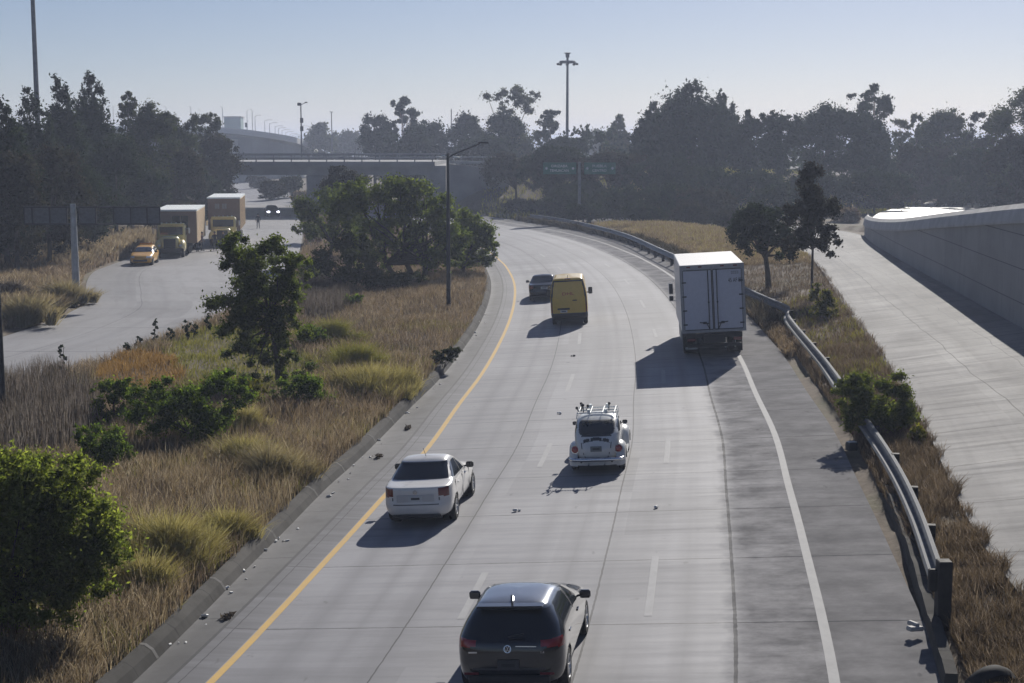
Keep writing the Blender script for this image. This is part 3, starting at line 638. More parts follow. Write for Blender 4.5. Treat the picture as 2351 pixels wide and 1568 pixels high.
# --- beetle-shaped car
K_B = [(-.60, .33, 2.78, .31, .50, 3, 2.6, .7, .9), (-.74, .50, 2.88, .48, .575, 3, 2.6, .75, 1.0), (-.75, .66, 2.86, .64, .605, 3, 2.5, .8, 1.1), (-.68, .82, 2.74, .80, .63, 3, 2.4, .85, 1.2), (-.55, .96, 2.42, .94, .645, 3, 2.4, .9, 1.0), (-.40, 1.07, 1.66, .985, .648, 3.4, 2.6, .9, .8),
       (-.20, 1.21, 1.46, 1.16, .625, 3.4, 2.6, .85, .7), (.04, 1.34, 1.24, 1.34, .575, 3.4, 2.6, .8, .6), (.26, 1.425, 1.04, 1.42, .48, 3.4, 2.6, .6, .5), (.42, 1.468, .9, 1.46, .30, 3, 2.6, .4, .4), (.55, 1.485, .8, 1.482, .16, 3, 2.6, .3, .3), (.62, 1.49, .72, 1.49, .0005, 3, 2.6, .2, .2)]
L, hd = place(2.43, 40.5)
bt = empty("beetle_car", L, 0, "white rounded beetle-shaped car with a loaded roof rack, in the middle lane", "car"); bt.rotation_euler = (0, -math.atan(BANK), -rad(hd - .5))
S = Shell(K_B, 8, 44, 70); c, n = S.c, S.n; ax = np.abs(c[:, 0]); free = np.ones(len(c), bool)
def take(nm, mat, mk, split=False):
    global free
    mk = mk & free; free = free & ~mk
    if split:
        for sg in (1, -1): S.emit(nm, mk & (c[:, 0] * sg > 0), mat, bt)
    else: S.emit(nm, mk, mat, bt)
rw = np.hypot(np.clip(ax - .38, 0, 9) / .095, np.clip(np.abs(c[:, 2] - 1.20) - .06, 0, 9) / .085)
take("rear_window", M_glass, (rw < 1) & (c[:, 1] < .35) & (n[:, 1] < 0))
take("window_seal", M_trim_dark, (np.hypot(np.clip(ax - .38, 0, 9) / .12, np.clip(np.abs(c[:, 2] - 1.20) - .06, 0, 9) / .11) < 1) & (c[:, 1] < .35) & (n[:, 1] < 0))
take("windscreen", M_glass, (c[:, 1] > .95) & (n[:, 1] > .3) & (c[:, 2] > 1.02) & (c[:, 2] < 1.38) & (ax < .52))
sw = inpoly(c[:, 1], c[:, 2], [(-.10, 1.05), (-.02, 1.2), (.25, 1.335), (.85, 1.36), (1.28, 1.1), (1.34, 1.04)]) & (np.abs(n[:, 0]) > .4)
take("side_window", M_glass_side, sw & (c[:, 1] < .42), True); take("side_window", M_glass_side, sw & (c[:, 1] > .50), True)
take("louvre_panel", M_trim_dark, (ax < .36) & (c[:, 2] > .845 + .06 * (1 - (ax / .36) ** 2)) & (c[:, 2] < .925 + .06 * (1 - (ax / .36) ** 2)) & (c[:, 1] < 0) & (n[:, 1] < 0) & (np.abs(((ax * 30) % 1) - .5) < .47))
take("upper_louvre", M_trim_dark, (ax < .36) & (c[:, 2] > 1.005) & (c[:, 2] < 1.035) & (c[:, 1] < 0) & (n[:, 1] < 0))
lid = (ax < .40 - .10 * np.clip((.9 - c[:, 2]) / .45, 0, 1) ** 2) & (c[:, 2] > .46) & (c[:, 2] < 1.0) & (c[:, 1] < 0) & (n[:, 1] < 0)
lid2 = (ax < .412 - .10 * np.clip((.9 - c[:, 2]) / .45, 0, 1) ** 2) & (c[:, 2] > .447) & (c[:, 2] < 1.032) & (c[:, 1] < 0) & (n[:, 1] < 0)
take("engine_lid", M_silver_white, lid); take("lid_gap", M_trim_dark, lid2)
S.emit("body", free, M_silver_white, bt)
def fender(y, x, ry, rz, rx, z, front):
    V = []; Fq = []; nu, nv = 24, 12                          # half-shell over the wheel, bulging outwards
    for i in range(nu + 1):
        a = math.pi * (-.08 + 1.16 * i / nu)
        for k in range(nv + 1):
            b_ = math.pi / 2 * k / nv; r_ = 1.0
            V.append((x + rx * math.cos(b_) ** .8 if b_ < math.pi / 2 else x, y - math.cos(a) * ry * (.60 + .40 * math.sin(b_)), z + math.sin(a) * rz * (.66 + .34 * math.sin(b_))))
    I = np.arange((nu + 1) * (nv + 1)).reshape(nu + 1, nv + 1); Fq = np.stack([I[:-1, :-1].ravel(), I[1:, :-1].ravel(), I[1:, 1:].ravel(), I[:-1, 1:].ravel()], 1)
    return V, Fq
for sg in (-1, 1):
    for y, ry, rz in ((-.03, .56, .50), (2.36, .60, .48)):
        V, Fq = fender(y, 0, ry, rz, .25, .32, y > 1); V = [(sg * (p[0] + .53), p[1], p[2]) for p in V]
        o = link("fender", npmesh("fender", V, Fq if sg > 0 else Fq[:, ::-1], True), M_silver_white, bt)
    MB().bbox((sg * .66, 1.15, .30), (.22, 1.35, .06), .02).build("running_board", M_silver_white, bt)
    for y in (0, 2.4): wheel(bt, sg * .655, y, .315, .17, sg, 4, M_chrome, .6)
    t_ = MB().lathe([(.001, -.035), (.06, -.032), (.095, -.012), (.105, .03)], 22, axis='Y').build("tail_light", M_red_lens, bt, True, (sg * .60, -.50, .66), (rad(-8), 0, sg * rad(14)))
    MB().lathe([(.105, -.004), (.118, -.004), (.118, .04), (.105, .04)], 22, axis='Y').build("lamp_ring", M_chrome, t_)
    mirror(bt, sg * .62, 1.28, 1.06, sg, M_blackplastic, .72)
    MB().tube([(sg * .42, -.80, .36), (sg * .42, -.66, .40)], .03, 6).build("bumper_bracket", M_blackplastic, bt)
MB().tube([(-.74, -.62, .43), (-.66, -.80, .43), (-.3, -.86, .43), (.3, -.86, .43), (.66, -.80, .43), (.74, -.62, .43)], [.035, .05, .055, .055, .05, .035], 10).build("rear_bumper", M_chrome, bt, True)
MB().prism([(-.55, -.62), (-.3, -.70), (.3, -.70), (.55, -.62), (.55, -.55), (-.55, -.55)], .24, .40, 'Z').build("rear_valance", M_silver_white, bt)
MB().tube([(-.74, 2.75, .43), (-.6, 3.02, .43), (0, 3.1, .43), (.6, 3.02, .43), (.74, 2.75, .43)], .05, 10).build("front_bumper", M_chrome, bt, True)
for sg in (-1, 1):
    MB().ellipsoid((sg * .60, 2.80, .66), (.10, .08, .11)).build("headlight", M_lamp_off, bt, True); MB().tube([(sg * .22, -.72, .30), (sg * .22, -.86, .28)], .025, 8).build("exhaust_pipe", M_chrome, bt)
MB().box((0, 1.05, .30), (1.05, 3.0, .22)).build("underbody", M_blackplastic, bt)
plate(bt, 0, -.765, .71, .31, .15, plain("dull_plate", (.16, .18, .19), .5, var=.2), rad(-8))
rk = MB()
for y in (.12, .55, .98): rk.tube([(-.56, y, 1.40), (-.55, y, 1.56), (.55, y, 1.56), (.56, y, 1.40)], .018, 6)
for x in (-.50, -.17, .17, .50): rk.tube([(x, .05, 1.575), (x, 1.08, 1.575)], .015, 6)
rk.build("roof_rack", M_white_ink, bt)
rk = MB()
for y in (.12, .98):
    for x in (-.22, .26): rk.box((x, y, 1.60), (.07, .14, .12), rz=.2)
rk.build("rack_clamps", M_white_ink, bt)
pb = empty("pole_bundle", (0, 0, 0), 0, "bundle of short dark knobbed poles standing on the white car's roof rack", "poles"); pb.matrix_world = bt.matrix_basis.copy()
for k, (x, y, dx) in enumerate([(-.50, .15, -.04), (-.44, .30, .03), (-.36, .12, .0), (-.30, .42, .05), (-.42, .62, -.03), (.34, .25, .02)]):
    h = .13 + .04 * (k % 3); MB().tube([(x, y, 1.585), (x + dx, y - .04, 1.585 + h)], .014, 6).ellipsoid((x + dx, y - .04, 1.585 + h), (.04, .04, .045), 8, 6).build("pole", M_dark_ink, pb)

# --- yellow panel van
K_V = [(-1.02, .42, 3.9, .30, .88, 7, 4, .6, .8), (-1.10, .52, 4.15, .40, .93, 7, 4, .6, .9), (-1.115, .80, 4.25, .66, .945, 8, 3.5, .6, 1.0), (-1.11, 1.10, 4.2, .98, .945, 8, 3.5, .6, 1.0), (-1.10, 1.40, 3.75, 1.22, .94, 8, 3.5, .6, 1.0), (-1.08, 1.70, 3.1, 1.55, .91, 8, 4, .6, .9), (-1.05, 2.0, 2.75, 1.95, .865, 8, 4, .6, .8), (-1.01, 2.25, 2.45, 2.22, .81, 8, 4, .6, .7), (-.97, 2.38, 2.28, 2.36, .76, 8, 4, .5, .6), (-.88, 2.44, 2.1, 2.42, .66, 7, 4, .5, .5), (-.5, 2.475, 1.8, 2.46, .3, 5, 4, .4, .4), (-.2, 2.485, 1.5, 2.48, .0005, 4, 4, .3, .3)]
L, hd = place(3.02, 76.0)
vn = empty("panel_van", L, 0, "tall yellow delivery van with closed rear doors, seen from behind", "van"); vn.rotation_euler = (0, -math.atan(BANK), -rad(hd + .4))
S = Shell(K_V, 8, 44, 70); c, n = S.c, S.n; ax = np.abs(c[:, 0]); free = np.ones(len(c), bool); bt_keep = bt; bt = vn
for ya in (0, 3.05): free &= ~(((c[:, 1] - ya) ** 2 + (c[:, 2] - .34) ** 2 < .40 ** 2) & (ax > .6) & (np.abs(n[:, 0]) > .35))
rear = (n[:, 1] < -.5) & (c[:, 1] < -.7); wz = np.interp(c[:, 2], [.6, 1.2, 1.7, 2.0, 2.3], [.83, .84, .80, .75, .69])
take("rear_bumper", M_blackplastic, (c[:, 2] < .66) & (c[:, 1] < -.55)); take("sill_cladding", M_blackplastic, (c[:, 2] < .55))
take("rear_door", M_yellow_paint, rear & (c[:, 2] > .70) & (c[:, 2] < 2.28) & (ax < wz) & (ax > .012), True); take("tail_light", M_red_dark, rear & (c[:, 2] > .74) & (c[:, 2] < 1.25) & (ax > wz + .015) & (ax < wz + .09), True)
take("door_surround", M_trim_dark, rear & (c[:, 2] > .66) & (c[:, 2] < 2.34) & (ax < wz + .10))
take("windscreen", M_glass, (c[:, 1] > 2.2) & (n[:, 1] > .3) & (c[:, 2] > 1.25) & (c[:, 2] < 2.1) & (ax < .8)); take("side_window", M_glass_side, inpoly(c[:, 1], c[:, 2], [(1.75, 1.25), (1.75, 1.85), (2.3, 1.85), (3.0, 1.3), (3.1, 1.22)]) & (np.abs(n[:, 0]) > .4), True)
S.emit("body", free, M_yellow_paint, vn); bt = bt_keep
MB().box((0, 1.5, .42), (1.5, 4.6, .3)).build("underbody", M_blackplastic, vn)
for sg in (-1, 1):
    for y in (0, 3.05): wheel(vn, sg * .80, y, .34, .22, sg, 5, M_alloy)
    o = MB().bbox((sg * .17, 0, 0), (.22, .14, .36), .04).tube([(-sg * .06, .02, -.1), (sg * .1, 0, -.08)], .03, 6).build("wing_mirror", M_blackplastic, vn, True, (sg * .93, 2.75, 1.42)); MB().box((sg * .17, -.073, 0), (.17, .006, .30)).build("mirror_glass", M_glass, o)
MB().bbox((-.28, -1.125, .90), (.62, .03, .09), .01).build("door_handle_bar", M_blackplastic, vn); plate(vn, -.28, -1.128, .78, .36, .13)
MB().bbox((.30, -1.12, 1.32), (.22, .03, .05), .01).build("door_handle", M_blackplastic, vn); MB().bbox((0, -.95, 2.42), (.30, .12, .05), .015).build("brake_light", M_red_dark, vn)
text_mesh("van_lettering", "DHL", .21, M_red_ink, vn, text_at(-.02, -1.092, 1.66, Matrix.Rotation(rad(-6), 4, 'X')), .60)
MB().tube([(0, 0, 0), (0, -.08, .14)], .012, 5).build("aerial", M_blackplastic, vn, False, (.0, -.75, 2.45))
MB().box((0, 4.2, .8), (1.2, .08, .25)).build("grille", M_blackplastic, vn)

# --- white box truck
L, hd = place(8.55, 62.6)
tk = empty("box_truck", L, 0, "large white box truck with closed double rear doors, in the right lane", "truck"); tk.rotation_euler = (0, -math.atan(BANK), -rad(hd + .2))
BW, BZ0, BZ1, BY0, BY1 = 2.62, 1.12, 3.92, -2.1, 4.7
MB().bbox((0, (BY0 + BY1) / 2 + .03, (BZ0 + BZ1) / 2), (BW, BY1 - BY0 - .06, BZ1 - BZ0), .03).build("cargo_box", M_box_white, tk)
f = MB()
for x in (-BW / 2 + .055, BW / 2 - .055): f.box((x, BY0 - .02, (BZ0 + BZ1) / 2), (.11, .10, BZ1 - BZ0))
f.box((0, BY0 - .02, BZ1 - .10), (BW - .222, .10, .20)); f.box((0, BY0 - .02, BZ0 + .05), (BW - .222, .10, .10)); f.build("door_frame", plain("frame_grey", (.30, .31, .33), .5, var=.15), tk)
for sg in (-1, 1):
    xc = sg * (BW / 4 - .045); d = MB().bbox((0, 0, 0), (BW / 2 - .14, .05, BZ1 - BZ0 - .34), .012).build("rear_door", M_door_grey, tk, False, (xc, BY0 - .028, (BZ0 + BZ1) / 2 - .05))
    s_ = MB(); hw, hh = BW / 4 - .07, (BZ1 - BZ0 - .34) / 2
    for x in (-hw, hw): s_.box((x, -.03, 0), (.035, .02, hh * 2))
    for z in (-hh, hh): s_.box((0, -.030, z), (hw * 2 - .036, .02, .035))
    s_.build("door_seal", M_trim_dark, d)
    for z in (-1.0, -.42, .16, .74): MB().box((sg * hw * .93, -.038, z), (.17, .03, .055)).build("hinge", M_trim_dark, d)
    MB().tube([(-sg * hw * .74, -.06, -hh), (-sg * hw * .74, -.06, hh)], .02, 8).build("lock_rod", M_trim_dark, d)
    h = MB().tube([(-sg * hw * .74, -.085, -.98), (-sg * hw * .05, -.085, -.92)], .022, 6); h.box((-sg * hw * .42, -.07, -.95), (.14, .04, .09)); h.tube([(-sg * hw * .74, -.07, -1.22), (-sg * hw * .55, -.085, -.98)], .018, 6); h.build("door_handle", M_trim_dark, d)
    for z in (-.1,): MB().box((-sg * hw * .74, -.07, z), (.07, .03, .05)).build("rod_keeper", M_trim_dark, d)
for x in (-.95, -.48, .42, .95): MB().bbox((x, BY0 - .082, BZ1 - .085), (.15, .03, .05), .008).build("marker_light", M_red_dark, tk)
text_mesh("unit_number", "45 AF 8E", .25, M_dark_ink, tk, text_at(.93, BY0 - .062, 3.22), .56)
text_mesh("door_notice", "====", .13, M_trim_dark, tk, text_at(.93, BY0 - .062, 3.50), .30); text_mesh("door_notice", "====", .13, M_trim_dark, tk, text_at(.93, BY0 - .062, 3.57), .30)
b_ = MB().box((0, BY0 + .1, .98), (2.3, .14, .20)); b_.box((0, BY0 + .15, .55), (2.2, .1, .14)); b_.box((-.8, BY0 + .2, .78), (.1, .1, .4)); b_.box((.8, BY0 + .2, .78), (.1, .1, .4)); b_.build("rear_bumper", M_blackplastic, tk)
MB().box((0, 1.6, .85), (.9, 7.6, .34)).build("chassis", M_blackplastic, tk)
for sg in (-1, 1):
    MB().bbox((sg * .95, BY0 - .01, .82), (.34, .07, .13), .015).build("tail_light", M_red_dark, tk)
    MB().box((sg * .92, -.75, .42), (.62, .02, .62)).build("mud_flap", M_rubber, tk)
    for x in (.78, 1.08): wheel(tk, sg * x, 0, .49, .27, sg, 6, M_galv, .58)
    wheel(tk, sg * 1.02, 5.6, .49, .27, sg, 6, M_galv, .58)
    o = MB().bbox((sg * .12, 0, .0), (.20, .10, .52), .03).bbox((sg * .12, 0, -.45), (.20, .10, .26), .03).tube([(-sg * .2, .1, .35), (sg * .1, 0, .3)], .02, 6).tube([(-sg * .2, .1, -.6), (sg * .1, 0, -.55)], .02, 6).build("wing_mirror", M_box_white, tk, True, (sg * 1.36, 5.7, 2.25))
    MB().box((sg * .12, -.054, 0), (.16, .006, .46)).box((sg * .12, -.054, -.45), (.16, .006, .21)).build("mirror_glass", M_dark_ink, o)
    MB().box((sg * 1.22, 2.4, .62), (.06, 2.6, .5)).build("side_guard", M_galv, tk)
MB().bbox((-.95, BY0 + .18, .46), (.5, .12, .10), .02).build("bumper_step", M_galv, tk)
for x in (.45, .85): MB().tube([(x, BY0 + .25, .95), (x, BY0 + .22, .52)], .03, 6).ellipsoid((x, BY0 + .22, .50), (.05, .05, .07), 8, 6).build("hanging_strap", M_white_ink, tk)
MB().bbox((0, 5.75, 1.65), (2.3, 1.9, 2.1), .14).build("cab", M_box_white, tk); MB().box((0, 6.71, 2.05), (2.0, .03, .85)).build("windscreen", M_glass, tk); MB().box((0, 6.72, 1.2), (1.6, .03, .4)).build("grille", M_blackplastic, tk)
for sg in (-1, 1): MB().box((sg * 1.155, 5.75, 2.0), (.02, 1.0, .7)).build("side_window", M_glass_side, tk)

# --- transport convoy on the far shoulder: pilot car, two trucks hauling house modules
pc = hatch("pilot_car", "yellow escort hatchback parked on the shoulder ahead of the two trucks", Vector((-29.5, 119.6, .02)), 180 - 5, M_pilot_paint, tilt=False, wmul=1.0)
MB().bbox((0, .4, 1.56), (1.0, .3, .12), .03).build("beacon_bar", M_amber, pc)
far = hatch("hatchback_car", "dark car with lit headlights coming out of the bridge's shadow", Vector((-32.9, 203, .02)), 180 - 14, M_navy_paint, tilt=False, lamps=M_lamp_on)
for sg in (-1, 1): MB().ellipsoid((sg * .64, 3.40, .68), (.19, .08, .13), 12, 8).build("headlight", M_lamp_on, far, True)
def hauler(label, loc, head, boxw, boxh, z0, blen, ybox, window, group="trucks hauling house modules"):
    r = empty("hauling_truck", loc, 0, label, "truck", group); r.rotation_euler = (0, 0, -rad(head))
    MB().bbox((0, 4.6, 1.25), (1.5, 1.9, 1.0), .16).build("bonnet", M_cream, r, True); c_ = MB().bbox((0, 2.9, 1.75), (2.35, 1.7, 2.0), .16).build("cab", M_cream, r, True)
    MB().bbox((0, 3.74, 2.18), (1.95, .05, .68), .02).build("windscreen", M_glass, r); MB().bbox((0, 3.72, 2.72), (2.2, .3, .16), .05).build("sun_visor", M_cream, r)
    for sg in (-1, 1): MB().box((sg * 1.18, 2.95, 2.1), (.02, 1.0, .65)).build("side_window", M_glass_side, r)
    gr = MB().bbox((0, 5.56, 1.2), (1.0, .06, .8), .02).build("grille", M_blackplastic, r); MB().bbox((0, 5.75, .62), (2.35, .18, .38), .04).build("front_bumper", M_blackplastic, r)
    for sg in (-1, 1):
        MB().ellipsoid((sg * .98, 4.75, .95), (.34, .85, .55), 14, 8).build("fender", M_cream, r, True); MB().ellipsoid((sg * .88, 5.55, 1.02), (.13, .06, .12)).build("headlight", M_lamp_off, r, True)
        wheel(r, sg * 1.0, 4.7, .5, .3, sg, 6, M_galv, .58)
        for y in (0, -1.3): wheel(r, sg * .95, y, .5, .55, sg, 6, M_galv, .58)
        MB().bbox((sg * 1.5, 3.6, 2.2), (.16, .1, .5), .03).tube([(sg * 1.15, 3.6, 2.4), (sg * 1.5, 3.6, 2.35)], .02, 6).build("wing_mirror", M_chrome, r)
        MB().tube([(sg * .72, 5.62, .85), (0, 5.42, 1.62)], .03, 6).build("bonnet_brace", M_cream, r)
    MB().box((0, 1.5, .8), (.9, 8.5, .3)).build("chassis", M_blackplastic, r)
    for x in (-.8, -.4, 0, .4, .8): MB().ellipsoid((x, 3.4, 2.83), (.07, .09, .06), 8, 6).build("marker_light", M_lamp_off, r)
    q = empty("house_module", loc, 0, label.replace("truck", "truck's load:", 1) if False else window[0], "house module", "house modules on the trucks"); q.rotation_euler = r.rotation_euler
    yb = ybox; MB().bbox((window[1], yb - blen / 2, z0 + boxh / 2), (boxw, blen, boxh), .03).build("module_body", M_brown_panel, q)
    MB().box((window[1], yb - blen / 2, z0 + boxh + .07), (boxw + .12, blen + .1, .14)).build("roof_edge", M_white_ink, q)
    sx = window[1] - boxw / 2
    sd = MB().box((sx - .025, yb - blen / 2, z0 + boxh / 2), (.05, blen - .1, boxh - .06)); 
    for k in range(int(blen / .9)): sd.box((sx - .06, yb - .4 - k * .9, z0 + boxh / 2), (.04, .10, boxh - .10))
    sd.build("side_wall", M_tan_side, q)
    for (wx, wz, ww, wh, mt) in window[2]:
        o = MB().bbox((window[1] + wx, yb + .02, z0 + wz), (ww, .06, wh), .02).build("window", mt, q); MB().box((window[1] + wx, yb + .055, z0 + wz), (.04, .02, wh)).build("window_bar", M_brown_panel, o)
    MB().box((window[1], yb - blen / 2, z0 - .12), (boxw * .8, blen, .2)).build("trailer_frame", M_blackplastic, q)
    for sg in (-1, 1):
        for k in range(3): wheel(q, window[1] + sg * 1.1, yb - blen + 1.5 + k * 1.2, .45, .4, sg, 6, M_galv, .58)
    return r
M_pale_pane = plain("pale_pane", (.34, .31, .29), .3, var=.1)
hauler("cream bonneted truck nearest the yellow escort car, grille facing us", Vector((-29.6, 130.2, .02)), 180 - 8, 3.4, 2.75, 1.02, 11, 1.9, ("brown house module with a big dark window, on the nearer truck", -.3, [(-.35, 1.75, 1.3, 1.2, M_glass)]))
hauler("second cream bonneted truck farther back, partly behind the acacia", Vector((-27.7, 143.3, .02)), 180 - 8, 3.0, 2.95, 1.45, 12, 1.9, ("taller brown house module with two small pale panes, on the farther truck", .0, [(-.05, 2.25, .42, .48, M_pale_pane), (.62, 2.25, .42, .48, M_pale_pane)]))

# --- people around the convoy: one skinned body each
def person(label, loc, head, pose, shirt, trousers, h=1.72):
    k = h / 1.75; J = {}
    P = dict(pel=(0, 0, .93), wst=(0, 0, 1.08), chs=(0, .01, 1.30), nek=(0, 0, 1.48), hed=(0, .02, 1.60), top=(0, .02, 1.73))
    st, sw = pose
    for sg, nm in ((-1, 'l'), (1, 'r')):
        P['hip' + nm] = (sg * .09, 0, .90); P['kne' + nm] = (sg * .11, sg * st * .16 + .03, .49); P['ank' + nm] = (sg * .11, sg * st * .30 - .02, .09); P['toe' + nm] = (sg * .13, sg * st * .30 + .15, .035)
        P['sho' + nm] = (sg * .19, 0, 1.42); P['elb' + nm] = (sg * .25, -sg * sw * .10 - .02, 1.14); P['wri' + nm] = (sg * .25, -sg * sw * .18 + .10, .90); P['han' + nm] = (sg * .245, -sg * sw * .2 + .14, .80)
    R = dict(pel=.145, wst=.13, chs=.15, nek=.06, hed=.095, top=.06, hip=.095, kne=.062, ank=.045, toe=.035, sho=.065, elb=.045, wri=.034, han=.03)
    ed = [('pel', 'wst'), ('wst', 'chs'), ('chs', 'nek'), ('nek', 'hed'), ('hed', 'top')]
    for nm in 'lr': ed += [('pel', 'hip' + nm), ('hip' + nm, 'kne' + nm), ('kne' + nm, 'ank' + nm), ('ank' + nm, 'toe' + nm), ('chs', 'sho' + nm), ('sho' + nm, 'elb' + nm), ('elb' + nm, 'wri' + nm), ('wri' + nm, 'han' + nm)]
    names = list(P); me = bpy.data.meshes.new("person"); me.from_pydata([tuple(a * k for a in P[n_]) for n_ in names], [(names.index(a), names.index(b)) for a, b in ed], [])
    o = bpy.data.objects.new("person", me); COL.objects.link(o); md = o.modifiers.new("skin", 'SKIN'); sb = o.modifiers.new("sub", 'SUBSURF'); sb.levels = 1
    for i, n_ in enumerate(names):
        r_ = R.get(n_, R.get(n_[:3])) * k; me.skin_vertices[0].data[i].radius = (r_, r_ * (.8 if n_ in ('chs', 'wst', 'pel') else 1)); me.skin_vertices[0].data[i].use_root = n_ == 'pel'
    dg = bpy.context.evaluated_depsgraph_get(); dg.update(); m2 = bpy.data.meshes.new_from_object(o.evaluated_get(dg)); bpy.data.objects.remove(o)
    for mt in (M_skin, shirt, trousers, M_rubber): m2.materials.append(mt)
    idx = []
    for p in m2.polygons:
        z = p.center.z / k; x = abs(p.center.x) / k; idx.append(3 if z < .10 else 2 if z < .98 and x < .21 else 0 if z > 1.485 or (z < .95 and x > .2) else 1)
    m2.polygons.foreach_set("material_index", idx); m2.polygons.foreach_set("use_smooth", [True] * len(idx)); m2.name = "person"
    q = link("person", m2); q.location = loc; q.rotation_euler = (0, 0, -rad(head)); tag(q, label, "person", "people standing by the trucks")
    MB().ellipsoid((0, -.005, 1.69 * k), (.10 * k, .112 * k, .085 * k), 12, 8).build("hair", M_hair, q, True); return q
PE = [("person in dark navy walking, nearest the first truck's wheel", (578, 600), 150, (.6, .6), 0, 4), ("person in a maroon top standing between the trucks", (586, 598), 200, (.1, .2), 2, 3), ("person in grey beside the one in maroon", (593, 597), 90, (.3, .3), 1, 4),
      ("person in black standing alone by the low barrier", (630, 596), 170, (.2, .2), 3, 3), ("person in dark clothes close to the acacia's leaves", (655, 594), 210, (.5, .5), 0, 3)]
for lb, (x, y), hd_, ps, a, b_ in PE:
    p = G(x * .7837, (y + 138) * .7837, .02); person(lb, p, hd_, ps, M_cloth[a], M_cloth[b_])
p = G(593, 525, .02); person("person in dark clothes alone on the far carriageway", p, 180, (.4, .4), M_cloth[3], M_cloth[0])
# ------------------------------------------------------------------ retaining wall, bridge, viaduct, guardrails, signs, lamps
M_wall = None
def wall_mat(name, base, dark):
    m, t, b = new_mat(name); uv = N(t, "ShaderNodeUVMap").outputs[0]; sep = N(t, "ShaderNodeSeparateXYZ"); t.links.new(uv, sep.inputs[0])
    u, v = sep.outputs[0], sep.outputs[1]
    big = noise(t, mapping(t, uv, (.25, .4, 1)), 1.0, 5, .6); dr = noise(t, mapping(t, uv, (1.6, .10, 1)), 1.0, 5, .65); fine = noise(t, mapping(t, uv, (9, 9, 1)), 1.0, 4, .6)
    c = mixc(t, dark, base, ramp(t, big, [(.3, 0.0), (.65, 1.0)])); c = mixc(t, c, tuple(k * .6 for k in dark), math1(t, 'MULTIPLY', ramp(t, dr, [(.5, 0.0), (.75, 1.0)]), .55))
    c = mixc(t, c, tuple(k * .8 for k in base), math1(t, 'MULTIPLY', fine, .4))
    jv = math1(t, 'ABSOLUTE', math1(t, 'SUBTRACT', math1(t, 'FRACT', math1(t, 'DIVIDE', math1(t, 'ADD', v, .0), 1.52)), .5)); row = math1(t, 'FLOOR', math1(t, 'DIVIDE', v, 1.52))
    ju = math1(t, 'ABSOLUTE', math1(t, 'SUBTRACT', math1(t, 'FRACT', math1(t, 'ADD', math1(t, 'DIVIDE', u, 3.0), math1(t, 'MULTIPLY', row, .5))), .5))
    jm = math1(t, 'MAXIMUM', math1(t, 'LESS_THAN', jv, .016), math1(t, 'MULTIPLY', math1(t, 'LESS_THAN', ju, .006), .6))
    c = mixc(t, c, (.04, .04, .045), math1(t, 'MULTIPLY', jm, .8)); t.links.new(c, b.inputs["Base Color"]); b.inputs["Roughness"].default_value = .8; bump(t, b, fine, .25, .01); return m
M_wall = wall_mat("panel_wall_concrete", (.37, .36, .35), (.25, .245, .24)); M_parapet = plain("parapet_concrete", (.44, .43, .42), .75, var=.25, scale=.8, bmp=.2); M_bridge = plain("bridge_concrete", (.26, .26, .265), .85, var=.25, scale=.35, bmp=.2); M_viapale = plain("pale_parapet", (.74, .73, .71), .8, var=.08, scale=.2); M_viaduct = plain("pale_concrete", (.42, .41, .40), .8, var=.15, scale=.2)
UPS = spline([(p[0] - .7, p[1], p[2]) for p in UP_L[:8]], 2.0)
kk = np.where(UPS[:, 1] < 142)[0]; UW = UPS[kk]; us = np.concatenate([[0], np.cumsum(np.linalg.norm(np.diff(UW[:, :2], axis=0), axis=1))])
def wall_strip(name, prof, mat, parent):          # prof: (outward, z function) per row
    vs = []; uv = []
    for i in range(len(UW)):
        for dx, zf in prof: z = zf(i); vs.append((UW[i, 0] + dx, UW[i, 1], z)); uv.append((us[i], z))
    n, m_ = len(UW), len(prof); I = np.arange(n * m_).reshape(n, m_); F = [tuple(q) for q in np.stack([I[:-1, :-1].ravel(), I[:-1, 1:].ravel(), I[1:, 1:].ravel(), I[1:, :-1].ravel()], 1)]
    me = bpy.data.meshes.new(name); me.from_pydata(vs, [], F + [tuple(I[-1]), tuple(I[0])[::-1]]); l = me.uv_layers.new(name="UVMap"); l.data.foreach_set("uv", np.array([uv[v] for p in me.polygons for v in p.vertices], np.float32).ravel())
    return link(name, me, mat, parent)
rw_ = empty("retaining_wall", (0, 0, 0), 0, "long grey panelled retaining wall carrying the raised road at the right", "retaining wall")
wall_strip("wall_panels", [(.60, lambda i: .6), (.0, lambda i: .6), (.0, lambda i: UW[i, 2] - .12), (.60, lambda i: UW[i, 2] - .12)], M_wall, rw_)
wall_strip("parapet", [(.58, lambda i: UW[i, 2] - .117), (-.14, lambda i: UW[i, 2] - .117), (-.14, lambda i: UW[i, 2] + .02), (-.02, lambda i: UW[i, 2] + .55), (.22, lambda i: UW[i, 2] + .80), (.34, lambda i: UW[i, 2] + .80), (.58, lambda i: UW[i, 2] + .05)], M_parapet, rw_)

